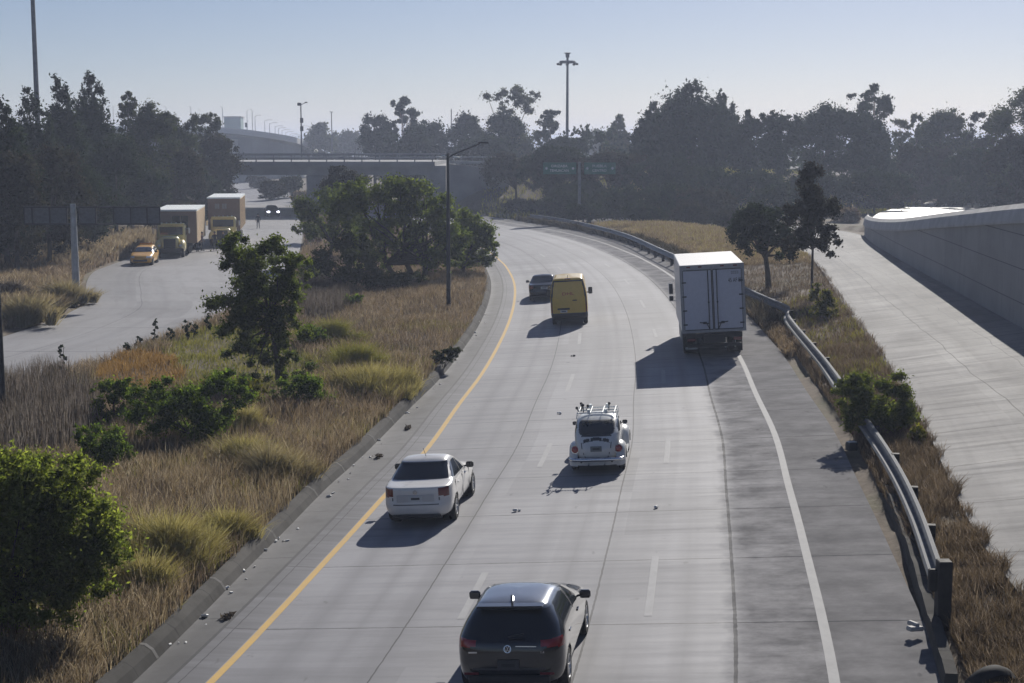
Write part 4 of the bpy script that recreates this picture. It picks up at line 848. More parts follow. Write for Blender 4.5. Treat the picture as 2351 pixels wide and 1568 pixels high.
# bridge across both carriageways
BR = empty("bridge", (-26, 205, 0), 0, "dark concrete road bridge crossing the highway in the middle distance", "bridge")
x0, x1 = -70.0, -10.6; YN_, YF_ = 0.0, 36.0; ox = 26.0
MB().box((( x0 + x1) / 2 + ox, 18, 6.95), (x1 - x0, 36, .75)).build("deck", M_bridge, BR)
gd = MB()
for k in range(12): gd.box(((x0 + x1) / 2 + ox, .75 + k * 3.12, 6.05), (x1 - x0, .6, 1.04))
gd.build("girders", M_bridge, BR); MB().box(((x0 + x1) / 2 + ox, -.22, 7.05), (x1 - x0, .44, .62)).build("edge_beam", M_bridge, BR)
for yy in (-.2, 36.0):
    for k in range(25): MB().box((x0 + ox + 1.0 + k * 2.42, yy, 7.83), (.16, .16, .94)).build("rail_post", M_bridge, BR)
    rl = MB()
    for z in (7.75, 8.28): rl.box(((x0 + x1) / 2 + ox, yy, z), (x1 - x0, .19, .20))
    rl.build("railing", M_bridge, BR)
MB().bbox((-1.3, 18, 2.8), (2.2, 35, 5.46), .15).build("pier", M_bridge, BR)
MB().box((-44.5, 18, 2.8), (2.0, 35, 5.46)).build("abutment", M_bridge, BR); MB().box((15.6, 18, 3.2), (2.6, 35.8, 7.2)).build("abutment", M_bridge, BR)
MB().prism([(17.0, -.6), (25.6, -.6), (25.6, 5.6), (22, 6.6), (17.0, 7.1)], -.35, .25, 'Y').build("wing_wall", M_bridge, BR)
MB().box((21.3, -.4, 7.25), (8.2, .5, .34)).build("approach_kerb", M_parapet, BR)
for k in range(6): MB().box((17.6 + k * 1.5, -.4, 7.7), (.13, .13, .56)).build("rail_post", M_bridge, BR)
MB().box((21.3, -.4, 8.0), (8.3, .16, .16)).build("railing", M_parapet, BR)

# far curved viaduct with its lamps
VP = spline([(-230, 500, 9), (-180, 452, 11), (-140, 424, 12.6), (-110, 408, 13.9), (-88, 400, 14.1), (-78, 398.5, 13.8), (-70, 399.5, 12.9), (-65.2, 403, 11.6), (-63.2, 412, 10.5), (-62.8, 428, 9.1), (-63.3, 460, 7.2), (-66, 520, 5.0)], 4.0)
vd = np.gradient(VP[:, :2], axis=0); vd /= np.linalg.norm(vd, axis=1)[:, None]; vn_ = np.stack([vd[:, 1], -vd[:, 0]], 1)
VI = empty("viaduct", (0, 0, 0), 0, "pale curved flyover rising to the left in the hazy distance", "flyover")
def vstrip(name, prof, mat):
    vs = [(VP[i, 0] + vn_[i, 0] * a, VP[i, 1] + vn_[i, 1] * a, VP[i, 2] + z) for i in range(len(VP)) for a, z in prof]; n, m_ = len(VP), len(prof); I = np.arange(n * m_).reshape(n, m_); J = np.roll(I, -1, 1)
    F = [tuple(q) for q in np.stack([I[:-1].ravel(), J[:-1].ravel(), J[1:].ravel(), I[1:].ravel()], 1)]; me = bpy.data.meshes.new(name); me.from_pydata(vs, [], F + [tuple(I[0]), tuple(I[-1])[::-1]]); return link(name, me, mat, VI)
vstrip("deck", [(5.5, -.4), (3.2, -1.9), (-3.2, -1.9), (-5.5, -.4)], M_bridge)
for sg in (1, -1): vstrip("parapet", [(sg * 5.5, -.55), (sg * 5.75, -.55), (sg * 5.75, .95), (sg * 5.5, .95)], M_viapale)
vstrip("side_wall", [(4.4, -.9), (4.4, -16), (-4.4, -16), (-4.4, -.9)], plain("dim_wall", (.20, .205, .215), .9, var=.2, scale=.2))
for i in range(3, len(VP) - 22, 6): MB().box((VP[i, 0], VP[i, 1], (VP[i, 2] - 1.9) / 2 - .2), (9.6, 1.6, VP[i, 2] - 1.5), rz=math.atan2(vd[i, 1], vd[i, 0]) - math.pi / 2).build("pier", M_viaduct, VI)
for q, i in enumerate(range(14, len(VP) - 8, 2)):
    for sg in ((1, -1) if q % 4 == 0 else (-1,)):
        r = empty("street_lamp", (VP[i, 0] + vn_[i, 0] * sg * 5.0, VP[i, 1] + vn_[i, 1] * sg * 5.0, VP[i, 2] - .4), math.atan2(vd[i, 1], vd[i, 0]) - math.pi / 2, "thin hazy lamp post with one arm along the far curved flyover", "lamp post", "lamp posts on the far flyover")
        MB().tube([(0, 0, 0), (0, 0, 6.6)], [.10, .07], 6).tube([(0, 0, 6.5), (-sg * .8, 0, 6.8), (-sg * 1.8, 0, 6.85)], .05, 5).build("pole", M_galv, r); MB().bbox((-sg * 2.0, 0, 6.84), (.6, .25, .12), .04).build("lamp_head", M_galv, r)
bl = empty("building", (0, 0, 0), 0, "small pale green flat-roofed building rising behind the far flyover", "building"); p = A(537, 285, 560)
MB().bbox((p.x, 560, 10), (6.2, 6, 21.2), .1).build("walls", plain("pale_green_wall", (.30, .42, .40), .7, var=.1), bl); MB().box((p.x, 560, 20.75), (6.8, 6.6, .35)).build("roof", M_viaduct, bl)
sgn = empty("warning_sign", (0, 0, 0), 0, "tiny dark signboard on a mast above the far flyover", "sign"); p = A(565.5, 287, 425); MB().box((p.x, 425, p.z), (.75, .1, 1.3)).build("board", M_dark_ink, sgn); MB().tube([(p.x, 425.1, 12.6), (p.x, 425.1, p.z)], .07, 5).build("post", M_galv, sgn)

# slender poles near and above the bridge
def pole_thing(x, ytop, Y, z0, r, label, extra=None, mat=None, cat="mast", name="mast"):
    p = A(x, ytop, Y); o = empty(name, (p.x, Y, z0), 0, label, cat); h = p.z - z0
    MB().tube([(0, 0, 0), (0, 0, h)], [r, r * .6], 8).build("pole", mat or M_galv_old, o, True)
    if extra: extra(o, h)
    return o
def cam_top(o, h):
    MB().tube([(0, 0, h), (-.5, 0, h + .15)], .08, 5).tube([(0, 0, h - .2), (.9, 0, h + .2)], .06, 5).bbox((.95, 0, h + .22), (.5, .25, .2), .04).bbox((-.25, 0, h - .1), (.7, .25, .5), .05).build("camera_head", M_dark_ink, o)
    for z in (h * .72, h * .58): MB().bbox((.1, 0, z), (.55, .4, .85), .05).build("equipment_box", M_dark_ink, o)
pole_thing(690.5, 238, 262, 6.6, .17, "slim camera mast with two boxes rising behind the bridge at its left end", cam_top)
pole_thing(761, 257, 300, .2, .14, "thin pole in front of the pale round tree behind the bridge", lambda o, h: MB().box((0, 0, h), (.7, .2, .12)).build("crossarm", M_galv_old, o))
pole_thing(1036, 250, 330, .2, .17, "short pale pole sticking up behind the trees right of the bridge middle")
pole_thing(862, 330, 236, 7.3, .09, "thin dark lamp standard on the bridge left of the tall trees", lambda o, h: MB().box((-.4, 0, h), (.9, .12, .1)).build("arm", M_darksteel, o), M_darksteel)
for k, x in enumerate((815, 1070)): pole_thing(x, 335, 236, 7.3, .07, ("thin pole on the bridge deck above the acacia's left side", "thin pole on the bridge deck close to its right end")[k], None, M_darksteel)
# high mast with a ring of floodlights
def ring(o, h):
    m = MB().lathe([(1.25, h - 1.35), (1.32, h - 1.45), (1.32, h - 1.2), (1.25, h - 1.1), (1.25, h - 1.35)], 24); m.tube([(-1.3, 0, h - 1.3), (1.3, 0, h - 1.3)], .05, 5).tube([(0, -1.3, h - 1.3), (0, 1.3, h - 1.3)], .05, 5); m.build("lamp_ring", M_galv_old, o)
    MB().lathe([(.30, h - .55), (.34, h + .05), (.55, h + .1), (.55, h + .2), (.001, h + .28)], 16).build("head_frame", M_galv_old, o)
    for k in range(8):
        a = 2 * math.pi * k / 8; MB().bbox((1.55 * math.cos(a), 1.55 * math.sin(a), h - 1.62), (.46, .46, .34), .1).tube([(1.28 * math.cos(a), 1.28 * math.sin(a), h - 1.3), (1.55 * math.cos(a), 1.55 * math.sin(a), h - 1.5)], .04, 5).build("floodlight", M_darksteel, o)
pole_thing(1303, 124, 245, .8, .30, "tall floodlight mast with a ring of lamps above the trees at centre right", ring, cat="light mast", name="light_mast")
p = G(99, 583, 0); mo = empty("light_mast", (p.x, p.y, .2), 0, "tall grey mast rising out of frame behind the left trees", "light mast"); MB().tube([(0, 0, 0), (0, 0, 34)], [.27, .13], 10).build("pole", M_galv_old, mo, True); MB().lathe([(1.2, 33), (1.3, 33.3), (1.2, 33.5), (1.2, 33)], 16).build("lamp_ring", M_galv_old, mo)
# lamp post in the median with white twin lamps and one long arm
p = G(1030, 707, .4); h = A(1021, 352, p.y).z - gz(p.x, p.y) + .05
lp = empty("street_lamp", (p.x, p.y, gz(p.x, p.y) - .05), 0, "slim black lamp post in the brown grass with white twin lamps and a long arm", "lamp post")
MB().tube([(0, 0, 0), (0, 0, .5), (-.0, 0, h)], [.15, .125, .075], 10).build("pole", M_darksteel, lp, True)
MB().tube([(0, 0, h - .25), (.35, 0, h - .05), (1.75, 0, h + .52)], [.05, .045, .035], 6).build("long_arm", M_darksteel, lp, True); MB().bbox((1.95, 0, h + .58), (.55, .16, .09), .03).build("lamp_head", M_darksteel, lp)
for sg in (-1, 1):
    MB().tube([(0, 0, h - .22), (sg * .2, 0, h - .12), (sg * .36, 0, h - .16)], .03, 6).build("short_arm", M_white_ink, lp); MB().ellipsoid((sg * .48, 0, h - .22), (.17, .09, .055), 10, 6).build("lamp_head", M_white_ink, lp, True)
p = G(9, 952, .4); lb = empty("street_lamp", (p.x - .02, p.y, gz(p.x, p.y) - .05), 0, "black lamp post cut off by the left edge, standing in grey dead stalks", "lamp post"); MB().tube([(0, 0, 0), (0, 0, .5), (0, 0, 9.4)], [.12, .105, .07], 10).build("pole", M_darksteel, lb, True); MB().tube([(0, 0, 9.2), (-1.8, 0, 9.7)], .05, 6).build("long_arm", M_darksteel, lb)

# road sign seen from behind, left
p = G(176, 692, 0); h = A(168, 468, p.y).z
ls = empty("gantry_sign", (p.x, p.y, 0), 0, "butterfly road sign seen from its dark back, on a bright steel post", "road sign")
MB().tube([(0, 0, -.1), (0, 0, h)], [.24, .17], 14).build("post", M_galv, ls, True); MB().lathe([(.42, -.02), (.42, .05), (.001, .06)], 16).build("base_plate", M_galv, ls)
bw = lambda x: A(x, 490, p.y).x - p.x
fr = MB()
for z in (h - .20, h - 1.22): fr.box(((bw(53) + bw(367)) / 2, .12, z), (bw(367) - bw(53), .09, .09))
for x in (54, 72.5, 112.5, 152, 179, 218.5, 258.5, 299, 336.5, 366): fr.box((bw(x), .12, h - .71), (.07, .07, .93))
fr.build("frame", M_darksteel, ls)
for a, b_ in ((55, 71), (74, 111), (114, 150), (181, 217), (260, 298), (300, 335), (338, 364)): MB().box(((bw(a) + bw(b_)) / 2, .20, h - .71), (bw(b_) - bw(a), .03, .92)).build("sign_panel", M_sign_back, ls)
# green direction sign, right
p = G(1330, 507, .85); rs = empty("direction_sign", (p.x, p.y, .6), 0, "green direction sign reading ORIZABA TEHUACAN and PUEBLA CENTRO before the dark trees", "road sign"); h = A(1328, 372, p.y).z - .6
MB().tube([(0, 0, 0), (0, 0, h)], [.20, .16], 12).build("post", M_galv_old, rs, True)
for xa, xb, l1, l2 in ((1247, 1323, "ORIZABA", "TEHUACAN"), (1341, 1413, "PUEBLA", "CENTRO")):
    xa, xb = A(xa, 387, p.y).x - p.x, A(xb, 387, p.y).x - p.x; za, zb = A(1328, 373, p.y).z - .6, A(1328, 400, p.y).z - .6
    q = MB().bbox(((xa + xb) / 2, -.12, (za + zb) / 2), (xb - xa, .06, za - zb), .02).build("sign_panel", M_sign_green, rs); xc = (xa + xb) / 2
    for tx, z in ((l1, za - .42), (l2, zb + .42)): text_mesh("lettering", tx, .42, M_white_ink, q, text_at(xc - .05, -.155, z), .27 * len(tx))
    for sg in (-1, 1): MB().lathe([(.001, -.02), (.15, -.02), (.15, .0)], 16, (xc + sg * (xb - xa) * .40, -.152, (za + zb) / 2), 'Y').build("route_shield", M_white_ink, q)
    MB().box(((xa + xb) / 2, -.05, (za + zb) / 2 + .3), (xb - xa, .06, .1)).build("bracket", M_galv_old, rs)

# guardrails: bent steel beam on dark posts
WPROF = [(0, -.18), (-.05, -.15), (-.05, -.085), (.04, -.035), (.04, .035), (-.05, .085), (-.05, .15), (0, .18)]
M_rail = plain("dull_rail_steel", (.15, .158, .17), .8, metal=.05, var=.35, scale=3)
def guardrail(label, pts, posts, group=None, mat=None, twist=0.0, tilt=.55):     # pts: x, y, z of the beam's middle
    P = spline(pts, .35); d = np.gradient(P, axis=0); d /= np.linalg.norm(d[:, :2], axis=1)[:, None] + 1e-9; n_ = np.stack([d[:, 1], -d[:, 0]], 1); r = empty("guardrail", (0, 0, 0), 0, label, "guardrail", "guardrail along the curve"); vs = []; L = len(P)
    for i in range(L):
        tw = twist * (max(0, 1 - i / 14.0)) if twist else 0
        for a, z in WPROF + [(k[0] + .012, k[1]) for k in WPROF[::-1]]: a2 = a + z * tilt; vs.append((P[i, 0] + n_[i, 0] * a2 + tw * z * .8, P[i, 1] + n_[i, 1] * a2, P[i, 2] + z * .92 - a * tilt * .5 - abs(tw) * .1))
    m_ = len(WPROF) * 2; I = np.arange(L * m_).reshape(L, m_); J = np.roll(I, -1, 1); F = [tuple(q) for q in np.stack([I[:-1].ravel(), J[:-1].ravel(), J[1:].ravel(), I[1:].ravel()], 1)]
    me = bpy.data.meshes.new("beam"); me.from_pydata(vs, [], F + [tuple(I[0]), tuple(I[-1])[::-1]]); link("beam", me, mat or M_galv_old, r)
    s = np.concatenate([[0], np.cumsum(np.linalg.norm(np.diff(P, axis=0), axis=1))]); k = posts[0]
    while k < s[-1]:
        i = int(np.searchsorted(s, k)); i = min(i, L - 1); b = gz(P[i, 0] + n_[i, 0] * .2, P[i, 1]); zt = P[i, 2] + .15 + .04 * random.random()
        MB().box((P[i, 0] + n_[i, 0] * .17, P[i, 1] + n_[i, 1] * .17, (b - .1 + zt) / 2), (.16, .19, zt - b + .1), rz=math.atan2(d[i, 1], d[i, 0])).build("post", M_post_wood, r); k += posts[1]
    return r
rp = lambda x, y, z: tuple(G(x, y, z))
guardrail("nearest length of dented steel guardrail, ending at a thick dark post", [rp(2147, 1310, 1.33), rp(2098, 1172, 1.36), rp(2043, 1062, 1.38), rp(1968, 948, 1.38)], (2.6, 3.6), mat=M_rail, twist=0)
guardrail("buckled middle length of guardrail, its torn end sticking into the green bush", [rp(1930, 890, 1.30), rp(1893, 838, 1.42), rp(1862, 800, 1.46), rp(1822, 752, 1.42), rp(1806, 728, 1.36), rp(1808, 712, 1.40), rp(1790, 702, 1.46), rp(1750, 685, 1.50), rp(1705, 664, 1.50), rp(1640, 632, 1.48)], (.6, 4.2), mat=M_rail, twist=.35)
guardrail("far length of dark guardrail following the outside of the bend", [rp(1640, 634, 1.48), rp(1570, 600, 1.48), rp(1510, 573, 1.47), rp(1440, 542, 1.46), rp(1370, 522, 1.45), rp(1290, 505, 1.42), rp(1216, 495, 1.35)], (2.0, 4.0))
p = G(2163, 1425, .9); ep = empty("end_post", (p.x, p.y, .7), 0, "thick dark square post at the near end of the guardrail", "post"); MB().bbox((0, 0, .62), (.24, .26, 1.36), .015).build("post", M_post_wood, ep); MB().bbox((-.17, .08, .92), (.16, .12, .40), .02).build("spacer_block", M_post_wood, ep)
# broken concrete edging below the near guardrail
ke = MB(); ke = None
def edging(name, pts, wd, h, label):
    P = spline(pts, .6); vs = []; uv = []; d = np.gradient(P, axis=0); d /= np.linalg.norm(d[:, :2], axis=1)[:, None]; s = np.concatenate([[0], np.cumsum(np.linalg.norm(np.diff(P[:, :2], axis=0), axis=1))])
    for i in range(len(P)):
        nx_, ny_ = d[i, 1], -d[i, 0]; j = .03 * math.sin(i * 2.1) + .02 * math.sin(i * .7)
        for a, z in ((0, -.15), (.03, h + j), (wd - .02, h + j * .6), (wd, -.15)): vs.append((P[i, 0] + nx_ * a, P[i, 1] + ny_ * a, P[i, 2] + z)); uv.append((s[i], a + z))
    I = np.arange(len(P) * 4).reshape(-1, 4); F = [tuple(q) for q in np.stack([I[:-1, :-1].ravel(), I[:-1, 1:].ravel(), I[1:, 1:].ravel(), I[1:, :-1].ravel()], 1)]
    me = bpy.data.meshes.new(name); me.from_pydata(vs, [], F + [tuple(I[0])[::-1], tuple(I[-1])]); l = me.uv_layers.new(name="UVMap"); l.data.foreach_set("uv", np.array([uv[v] for p in me.polygons for v in p.vertices], np.float32).ravel()); me.materials.append(M_kerb)
    return tag(link(name, me), label, "kerb")
edging("concrete_kerb", [rp(2165, 1568, .85), rp(2130, 1445, .85), rp(2070, 1240, .85), rp(2028, 1128, .85)], .24, .16, "low broken concrete edging under the nearest guardrail")
edging("concrete_kerb", [rp(1915, 905, .85), rp(1885, 862, .85), rp(1850, 822, .85)], .18, .12, "short strip of concrete edging below the buckled guardrail")
p = G(2100, 1448, .85); cb = MB().bbox((0, 0, .05), (.32, .14, .08), .02).bbox((.05, .1, .10), (.10, .24, .08), .02).build("broken_slab", M_parapet, None, False, (p.x, p.y, .84), (0, .12, .5)); tag(cb, "pale broken concrete piece lying at the edging by the near guardrail", "rubble")
p = G(1955, 1030, .85); cb = MB().bbox((0, 0, .12), (.30, .22, .24), .03).build("road_box", M_dark_ink, None, False, (p.x, p.y, .8), (0, 0, .3)); tag(cb, "small dark block with a pale top beside the road under the green bush", "block"); MB().box((0, 0, .245), (.24, .16, .012)).build("pale_top", M_litter, cb)
p = G(2270, 1575, 1.0); ty = MB().lathe([(.30, -.12), (.42, -.13), (.46, -.05), (.46, .05), (.42, .13), (.30, .12), (.28, 0), (.30, -.12)], 30, axis='Y').build("old_tyre", M_rubber, None, True, (p.x + .05, p.y + .1, gz(p.x, p.y) + .22), (.35, 0, .3)); tag(ty, "black worn tyre lying in weeds at the bottom right corner", "tyre")
# ------------------------------------------------------------------ vegetation
L_dark = leaf_mat("leaf_dark", (.018, .028, .019), (.028, .042, .025), (.042, .056, .029), .28)
L_brown = leaf_mat("leaf_brownish", (.034, .034, .028), (.046, .042, .032), (.06, .054, .038), .25)
L_olive = leaf_mat("leaf_olive", (.040, .050, .026), (.060, .072, .034), (.085, .095, .042), .32)
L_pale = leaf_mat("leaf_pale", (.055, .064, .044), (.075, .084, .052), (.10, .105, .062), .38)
L_acacia = leaf_mat("leaf_acacia", (.075, .105, .036), (.13, .165, .048), (.21, .24, .07), .50, .5)
L_corner = leaf_mat("leaf_corner_acacia", (.14, .18, .052), (.23, .265, .075), (.37, .39, .13), .60, 1.2)
L_lush = leaf_mat("leaf_lush", (.075, .125, .028), (.125, .19, .04), (.25, .32, .065), .50, .9)
L_yellow = leaf_mat("leaf_yellowgreen", (.13, .14, .028), (.20, .20, .04), (.30, .27, .07), .42, .8)
L_green_right = leaf_mat("leaf_bush_right", (.10, .135, .045), (.155, .185, .06), (.25, .265, .09), .50, .8)
G_straw = leaf_mat("straw_grass", (.225, .172, .115), (.325, .255, .17), (.58, .49, .34), .30, .35, .8)
G_red = leaf_mat("reddish_grass", (.18, .135, .10), (.25, .192, .14), (.43, .35, .25), .28, .4, .8)
G_brush = leaf_mat("brown_brush", (.12, .092, .068), (.185, .142, .105), (.36, .29, .22), .25, .5, .85)
G_weed = leaf_mat("dark_weed", (.05, .048, .034), (.075, .066, .046), (.13, .11, .08), .25, .4, .85)
G_grey = leaf_mat("dead_stalks", (.105, .088, .078), (.15, .128, .11), (.24, .21, .18), .15, .4, .85)
G_orange = leaf_mat("orange_dry_grass", (.27, .155, .055), (.34, .21, .08), (.46, .31, .13), .32, .5, .8)
G_green = leaf_mat("green_grass", (.20, .215, .045), (.27, .275, .06), (.36, .34, .11), .38, .5, .7)
G_tuss = leaf_mat("tussock_grass", (.27, .245, .085), (.37, .335, .12), (.56, .50, .24), .38, .8, .7)
G_pale = leaf_mat("pale_tussock", (.28, .235, .135), (.34, .29, .165), (.46, .41, .25), .35, .8, .75)

def leaf_cloud(cl, n, size, asp=1.8, droop=0.0, seed=0):
    """cl: clusters (x,y,z,rx,ry,rz). Returns many small pointed leaf quads scattered through the clusters."""
    r = np.random.default_rng(seed); C = np.asarray(cl, float); wgt = (C[:, 3] * C[:, 4] * C[:, 5]) ** .55; k = r.choice(len(C), n, p=wgt / wgt.sum())
    d = r.normal(size=(n, 3)); d /= np.linalg.norm(d, axis=1)[:, None]; rr = np.abs(r.normal(size=n)) * .52 + .18 * r.random(n); p = C[k, :3] + d * rr[:, None] * C[k, 3:6] * 1.12
    u = r.normal(size=(n, 3)); u[:, 2] -= droop; u /= np.linalg.norm(u, axis=1)[:, None]; v = np.cross(u, r.normal(size=(n, 3))); v /= np.linalg.norm(v, axis=1)[:, None] + 1e-9
    s = size * (.55 + .9 * r.random(n))[:, None]; a = u * s * asp * .5; b = v * s * .5
    V = np.stack([p - a, p + b - a * .1, p + a, p - b - a * .1], 1).reshape(-1, 3); F = np.arange(n * 4).reshape(-1, 4)
    cc = np.average(C[:, :3], axis=0, weights=wgt); ext = C[:, :3].std(0) + C[:, 3:6].mean(0); o1 = (p - C[k, :3]) / C[k, 3:6]; o2 = (p - cc) / ext
    o1 /= np.linalg.norm(o1, axis=1)[:, None] + 1e-6; o2 /= np.linalg.norm(o2, axis=1)[:, None] + 1e-6; nn = .50 * o1 + .42 * o2 + [0, 0, .50] + .35 * r.normal(size=(n, 3)); nn /= np.linalg.norm(nn, axis=1)[:, None] + 1e-6
    return V, F, np.repeat(nn, 4, 0)
def crown_clusters(ells, n, cr, seed, fill=.5, low=.3, vert=.8):
    r = np.random.default_rng(seed); E_ = np.asarray(ells, float); wgt = (E_[:, 3] * E_[:, 4] * E_[:, 5]) ** .45; out = []
    for k in r.choice(len(E_), n, p=wgt / wgt.sum()):
        e = E_[k]; d = r.normal(size=3); d /= np.linalg.norm(d)
        if d[2] < -.2 and r.random() > low: d[2] = abs(d[2])
        q = fill + (1 - fill) * r.random() ** .6; m = cr * (.6 + .8 * r.random()); sm = min(e[3:6].mean(), 99)
        out.append((*(e[:3] + d * q * e[3:6]), m * sm, m * sm, m * sm * vert))
    return out
def tree(name, label, x, y, H, ells, n, size, mat, cat="tree", seed=1, trunk=.16, lean=0.0, ncl=60, cr=.30, fork=.3, limbs=9, asp=1.8, droop=.0, group=None, bark=None, fill=.5, z0=None, low=.3, trunks=1, tmat=None, vert=.8):
    """ells in metres above the ground, relative to the trunk's foot: (x, y, z, rx, ry, rz)."""
    z = gz(x, y) - .05 if z0 is None else z0; r = random.Random(seed); root = empty(name, (x, y, z), 0, label, cat, group)
    cl = crown_clusters(ells, ncl, cr, seed, fill, low, vert); V, F, NN = leaf_cloud(cl, n, size, asp, droop, seed + 5); link("crown", npmesh("crown", V, F, nrm=NN), mat, root)
    m = MB(); E_ = np.asarray(ells); c = np.average(E_[:, :3], axis=0, weights=E_[:, 3] * E_[:, 5])
    for q in range(trunks):
        ox_ = (q - (trunks - 1) / 2) * trunk * 3; fx, fz = c[0] * .5 + lean + ox_ * 2.2, max(.4, fork * H)
        m.tube([(ox_, 0, -.1), (ox_ * 1.4 + (fx - ox_) * .35 + r.uniform(-.1, .1) * trunk * 5, r.uniform(-.1, .1), fz * .5), (fx, c[1] * .4, fz)], [trunk * 1.15, trunk * .9, trunk * .75], 8)
        for k in range(limbs):
            t = cl[r.randrange(len(cl))]; tip = Vector(t[:3]); b = Vector((fx, c[1] * .4, fz)) + Vector((r.uniform(-.02, .02), 0, -r.random() * fz * .12)); mid = b.lerp(tip, .5) + Vector((r.uniform(-.1, .1), r.uniform(-.1, .1), r.uniform(-.02, .12))) * H * .35
            m.tube([b, mid, tip], [trunk * .55, trunk * .3, trunk * .1], 5, False)
    m.build("trunk", tmat or M_bark, root, True); return root
def at(xd, Y): p = A(xd, 400, Y); return p.x, Y
def far_tree(label, xd, Y, top, hw, mat, style, n=5200, seed=1, group=None, cat="tree", name="tree", bottom=None, z0=None, size=None):
    """A tree by its distance: xd = trunk in the photograph, top = its highest point, hw = half width of the crown there."""
    x, y = at(xd, Y); zg = gz(x, y) if z0 is None else z0; H = A(xd, top, Y).z - zg; R = hw * Y / F_PX; s = size or max(.12, .00095 * Y); n = int(n * 4); r = random.Random(seed * 7 + 1)
    if style == 'column':     # dense, pointed tops, foliage to the ground
        el = [(0, 0, H * .36, R, R, H * .34), (r.uniform(-.2, .2) * R, 0, H * .56, R * .70, R * .72, H * .24)] + [((q / 4.5 - 1) * R * .8, r.uniform(-.4, .4) * R, H * (.86 - .30 * abs(q / 4.5 - 1) ** 1.5 + r.uniform(-.05, .04)), R * .17, R * .2, H * r.uniform(.08, .14)) for q in range(10)] + [(r.uniform(-.2, .2) * R, 0, H * .88, R * .2, R * .2, H * .115)]
        return tree(name, label, x, y, H, el, n, s, mat, cat, seed, max(.12, H * .018), 0, 190, .30, .2, 8, 2.4, .4, group, z0=zg - .05, fill=.62, vert=1.5)
    if style == 'round':
        el = [(0, 0, H * .58, R, R, H * .34), (r.uniform(-.5, .5) * R, 0, H * .74, R * .62, R * .62, H * .22), (r.uniform(-.6, .6) * R, 0, H * .42, R * .8, R * .8, H * .24)] + [(r.uniform(-.75, .75) * R, r.uniform(-.4, .4) * R, H * r.uniform(.6, .86), R * .32, R * .32, H * .12) for _ in range(5)] + [(r.uniform(-.2, .2) * R, 0, H * .20, R * .85, R * .8, H * .2)]
        return tree(name, label, x, y, H, el, n, s, mat, cat, seed, max(.12, H * .02), 0, 95, .32, .28, 9, 1.7, .1, group, z0=zg - .05)
    if style == 'open':       # airy eucalyptus: clumps with sky between
        el = []
        for _ in range(34):
            zz = r.uniform(.36, .94); ww = math.sqrt(max(.08, 1 - ((zz - .55) / .45) ** 2)); el.append((r.uniform(-1, 1) * R * ww * .85, r.uniform(-.6, .6) * R * ww, H * zz, R * r.uniform(.14, .30), R * .26, H * r.uniform(.035, .075)))
        el += [(0, 0, H * .93, R * .22, R * .25, H * .05), (0, 0, H * .40, R * .6, R * .5, H * .16), (r.uniform(-.2, .2) * R, 0, H * .2, R * .8, R * .7, H * .2)]
        return tree(name, label, x, y, H, el, int(n * 1.25), s * .85, mat, cat, seed, max(.12, H * .017), 0, 120, .50, .34, 16, 2.2, .5, group, M_bark_pale, z0=zg - .05, tmat=M_bark_pale)
    if style == 'umbrella':   # low, wide, layered
        el = [(0, 0, H * .70, R, R * .8, H * .24), (-R * .45, 0, H * .52, R * .62, R * .6, H * .22), (R * .5, 0, H * .48, R * .6, R * .6, H * .24), (r.uniform(-.3, .3) * R, 0, H * .84, R * .55, R * .5, H * .14)]
        return tree(name, label, x, y, H, el, n, s, mat, cat, seed, max(.12, H * .03), 0, 90, .24, .25, 10, 1.6, .1, group, z0=zg - .05, low=.55)
LEFT = [  # label, x in photo, distance, top, half width, material, style
 ("very dark tree at the extreme left edge behind the road sign", 8, 108, 212, 70, L_dark, 'column'), ("dark tree whose foliage meets the foot of the tall left mast", 78, 128, 188, 62, L_dark, 'column'), ("dark tree with a thin spiky leader right of the left mast", 148, 136, 172, 52, L_dark, 'column'),
 ("tallest dark tree of the left grove with ragged pointed top", 214, 148, 157, 58, L_dark, 'column'), ("brownish broad tree low in front of the left grove", 105, 112, 320, 88, L_brown, 'round'), ("olive round-topped tree just right of the tallest dark one", 298, 165, 205, 44, L_pale, 'open'),
 ("dark tree with a greenish dome standing mid grove", 352, 162, 228, 50, L_olive, 'round'), ("small pale-topped tree between the dome and the open tree", 412, 182, 254, 44, L_olive, 'round'), ("airy pale tree at the right end of the left grove", 482, 196, 250, 52, L_pale, 'open'),
 ("dark bulky tree below the tallest one of the left grove", 262, 142, 300, 70, L_dark, 'round'), ("brown-grey tree hanging over the nearer house module", 400, 168, 330, 66, L_brown, 'round'), ("leafy grey-green tree beside the bridge's left end", 500, 192, 300, 46, L_brown, 'round'),
 ("dark low tree behind the left road sign's panels", 170, 122, 372, 70, L_dark, 'round'), ("shadowy low tree directly above the nearer truck", 330, 156, 380, 64, L_dark, 'round'), ("very dark tree between left edge and sign post", 30, 104, 330, 62, L_brown, 'round'), ("low dark tree over the farther house module", 450, 182, 390, 56, L_dark, 'round')]
for i, (lb_, xd, Y_, tp, hw, mt, st) in enumerate(LEFT): far_tree(lb_, xd, Y_, tp, hw, mt, st, 7500, 11 + i, "trees of the left grove")
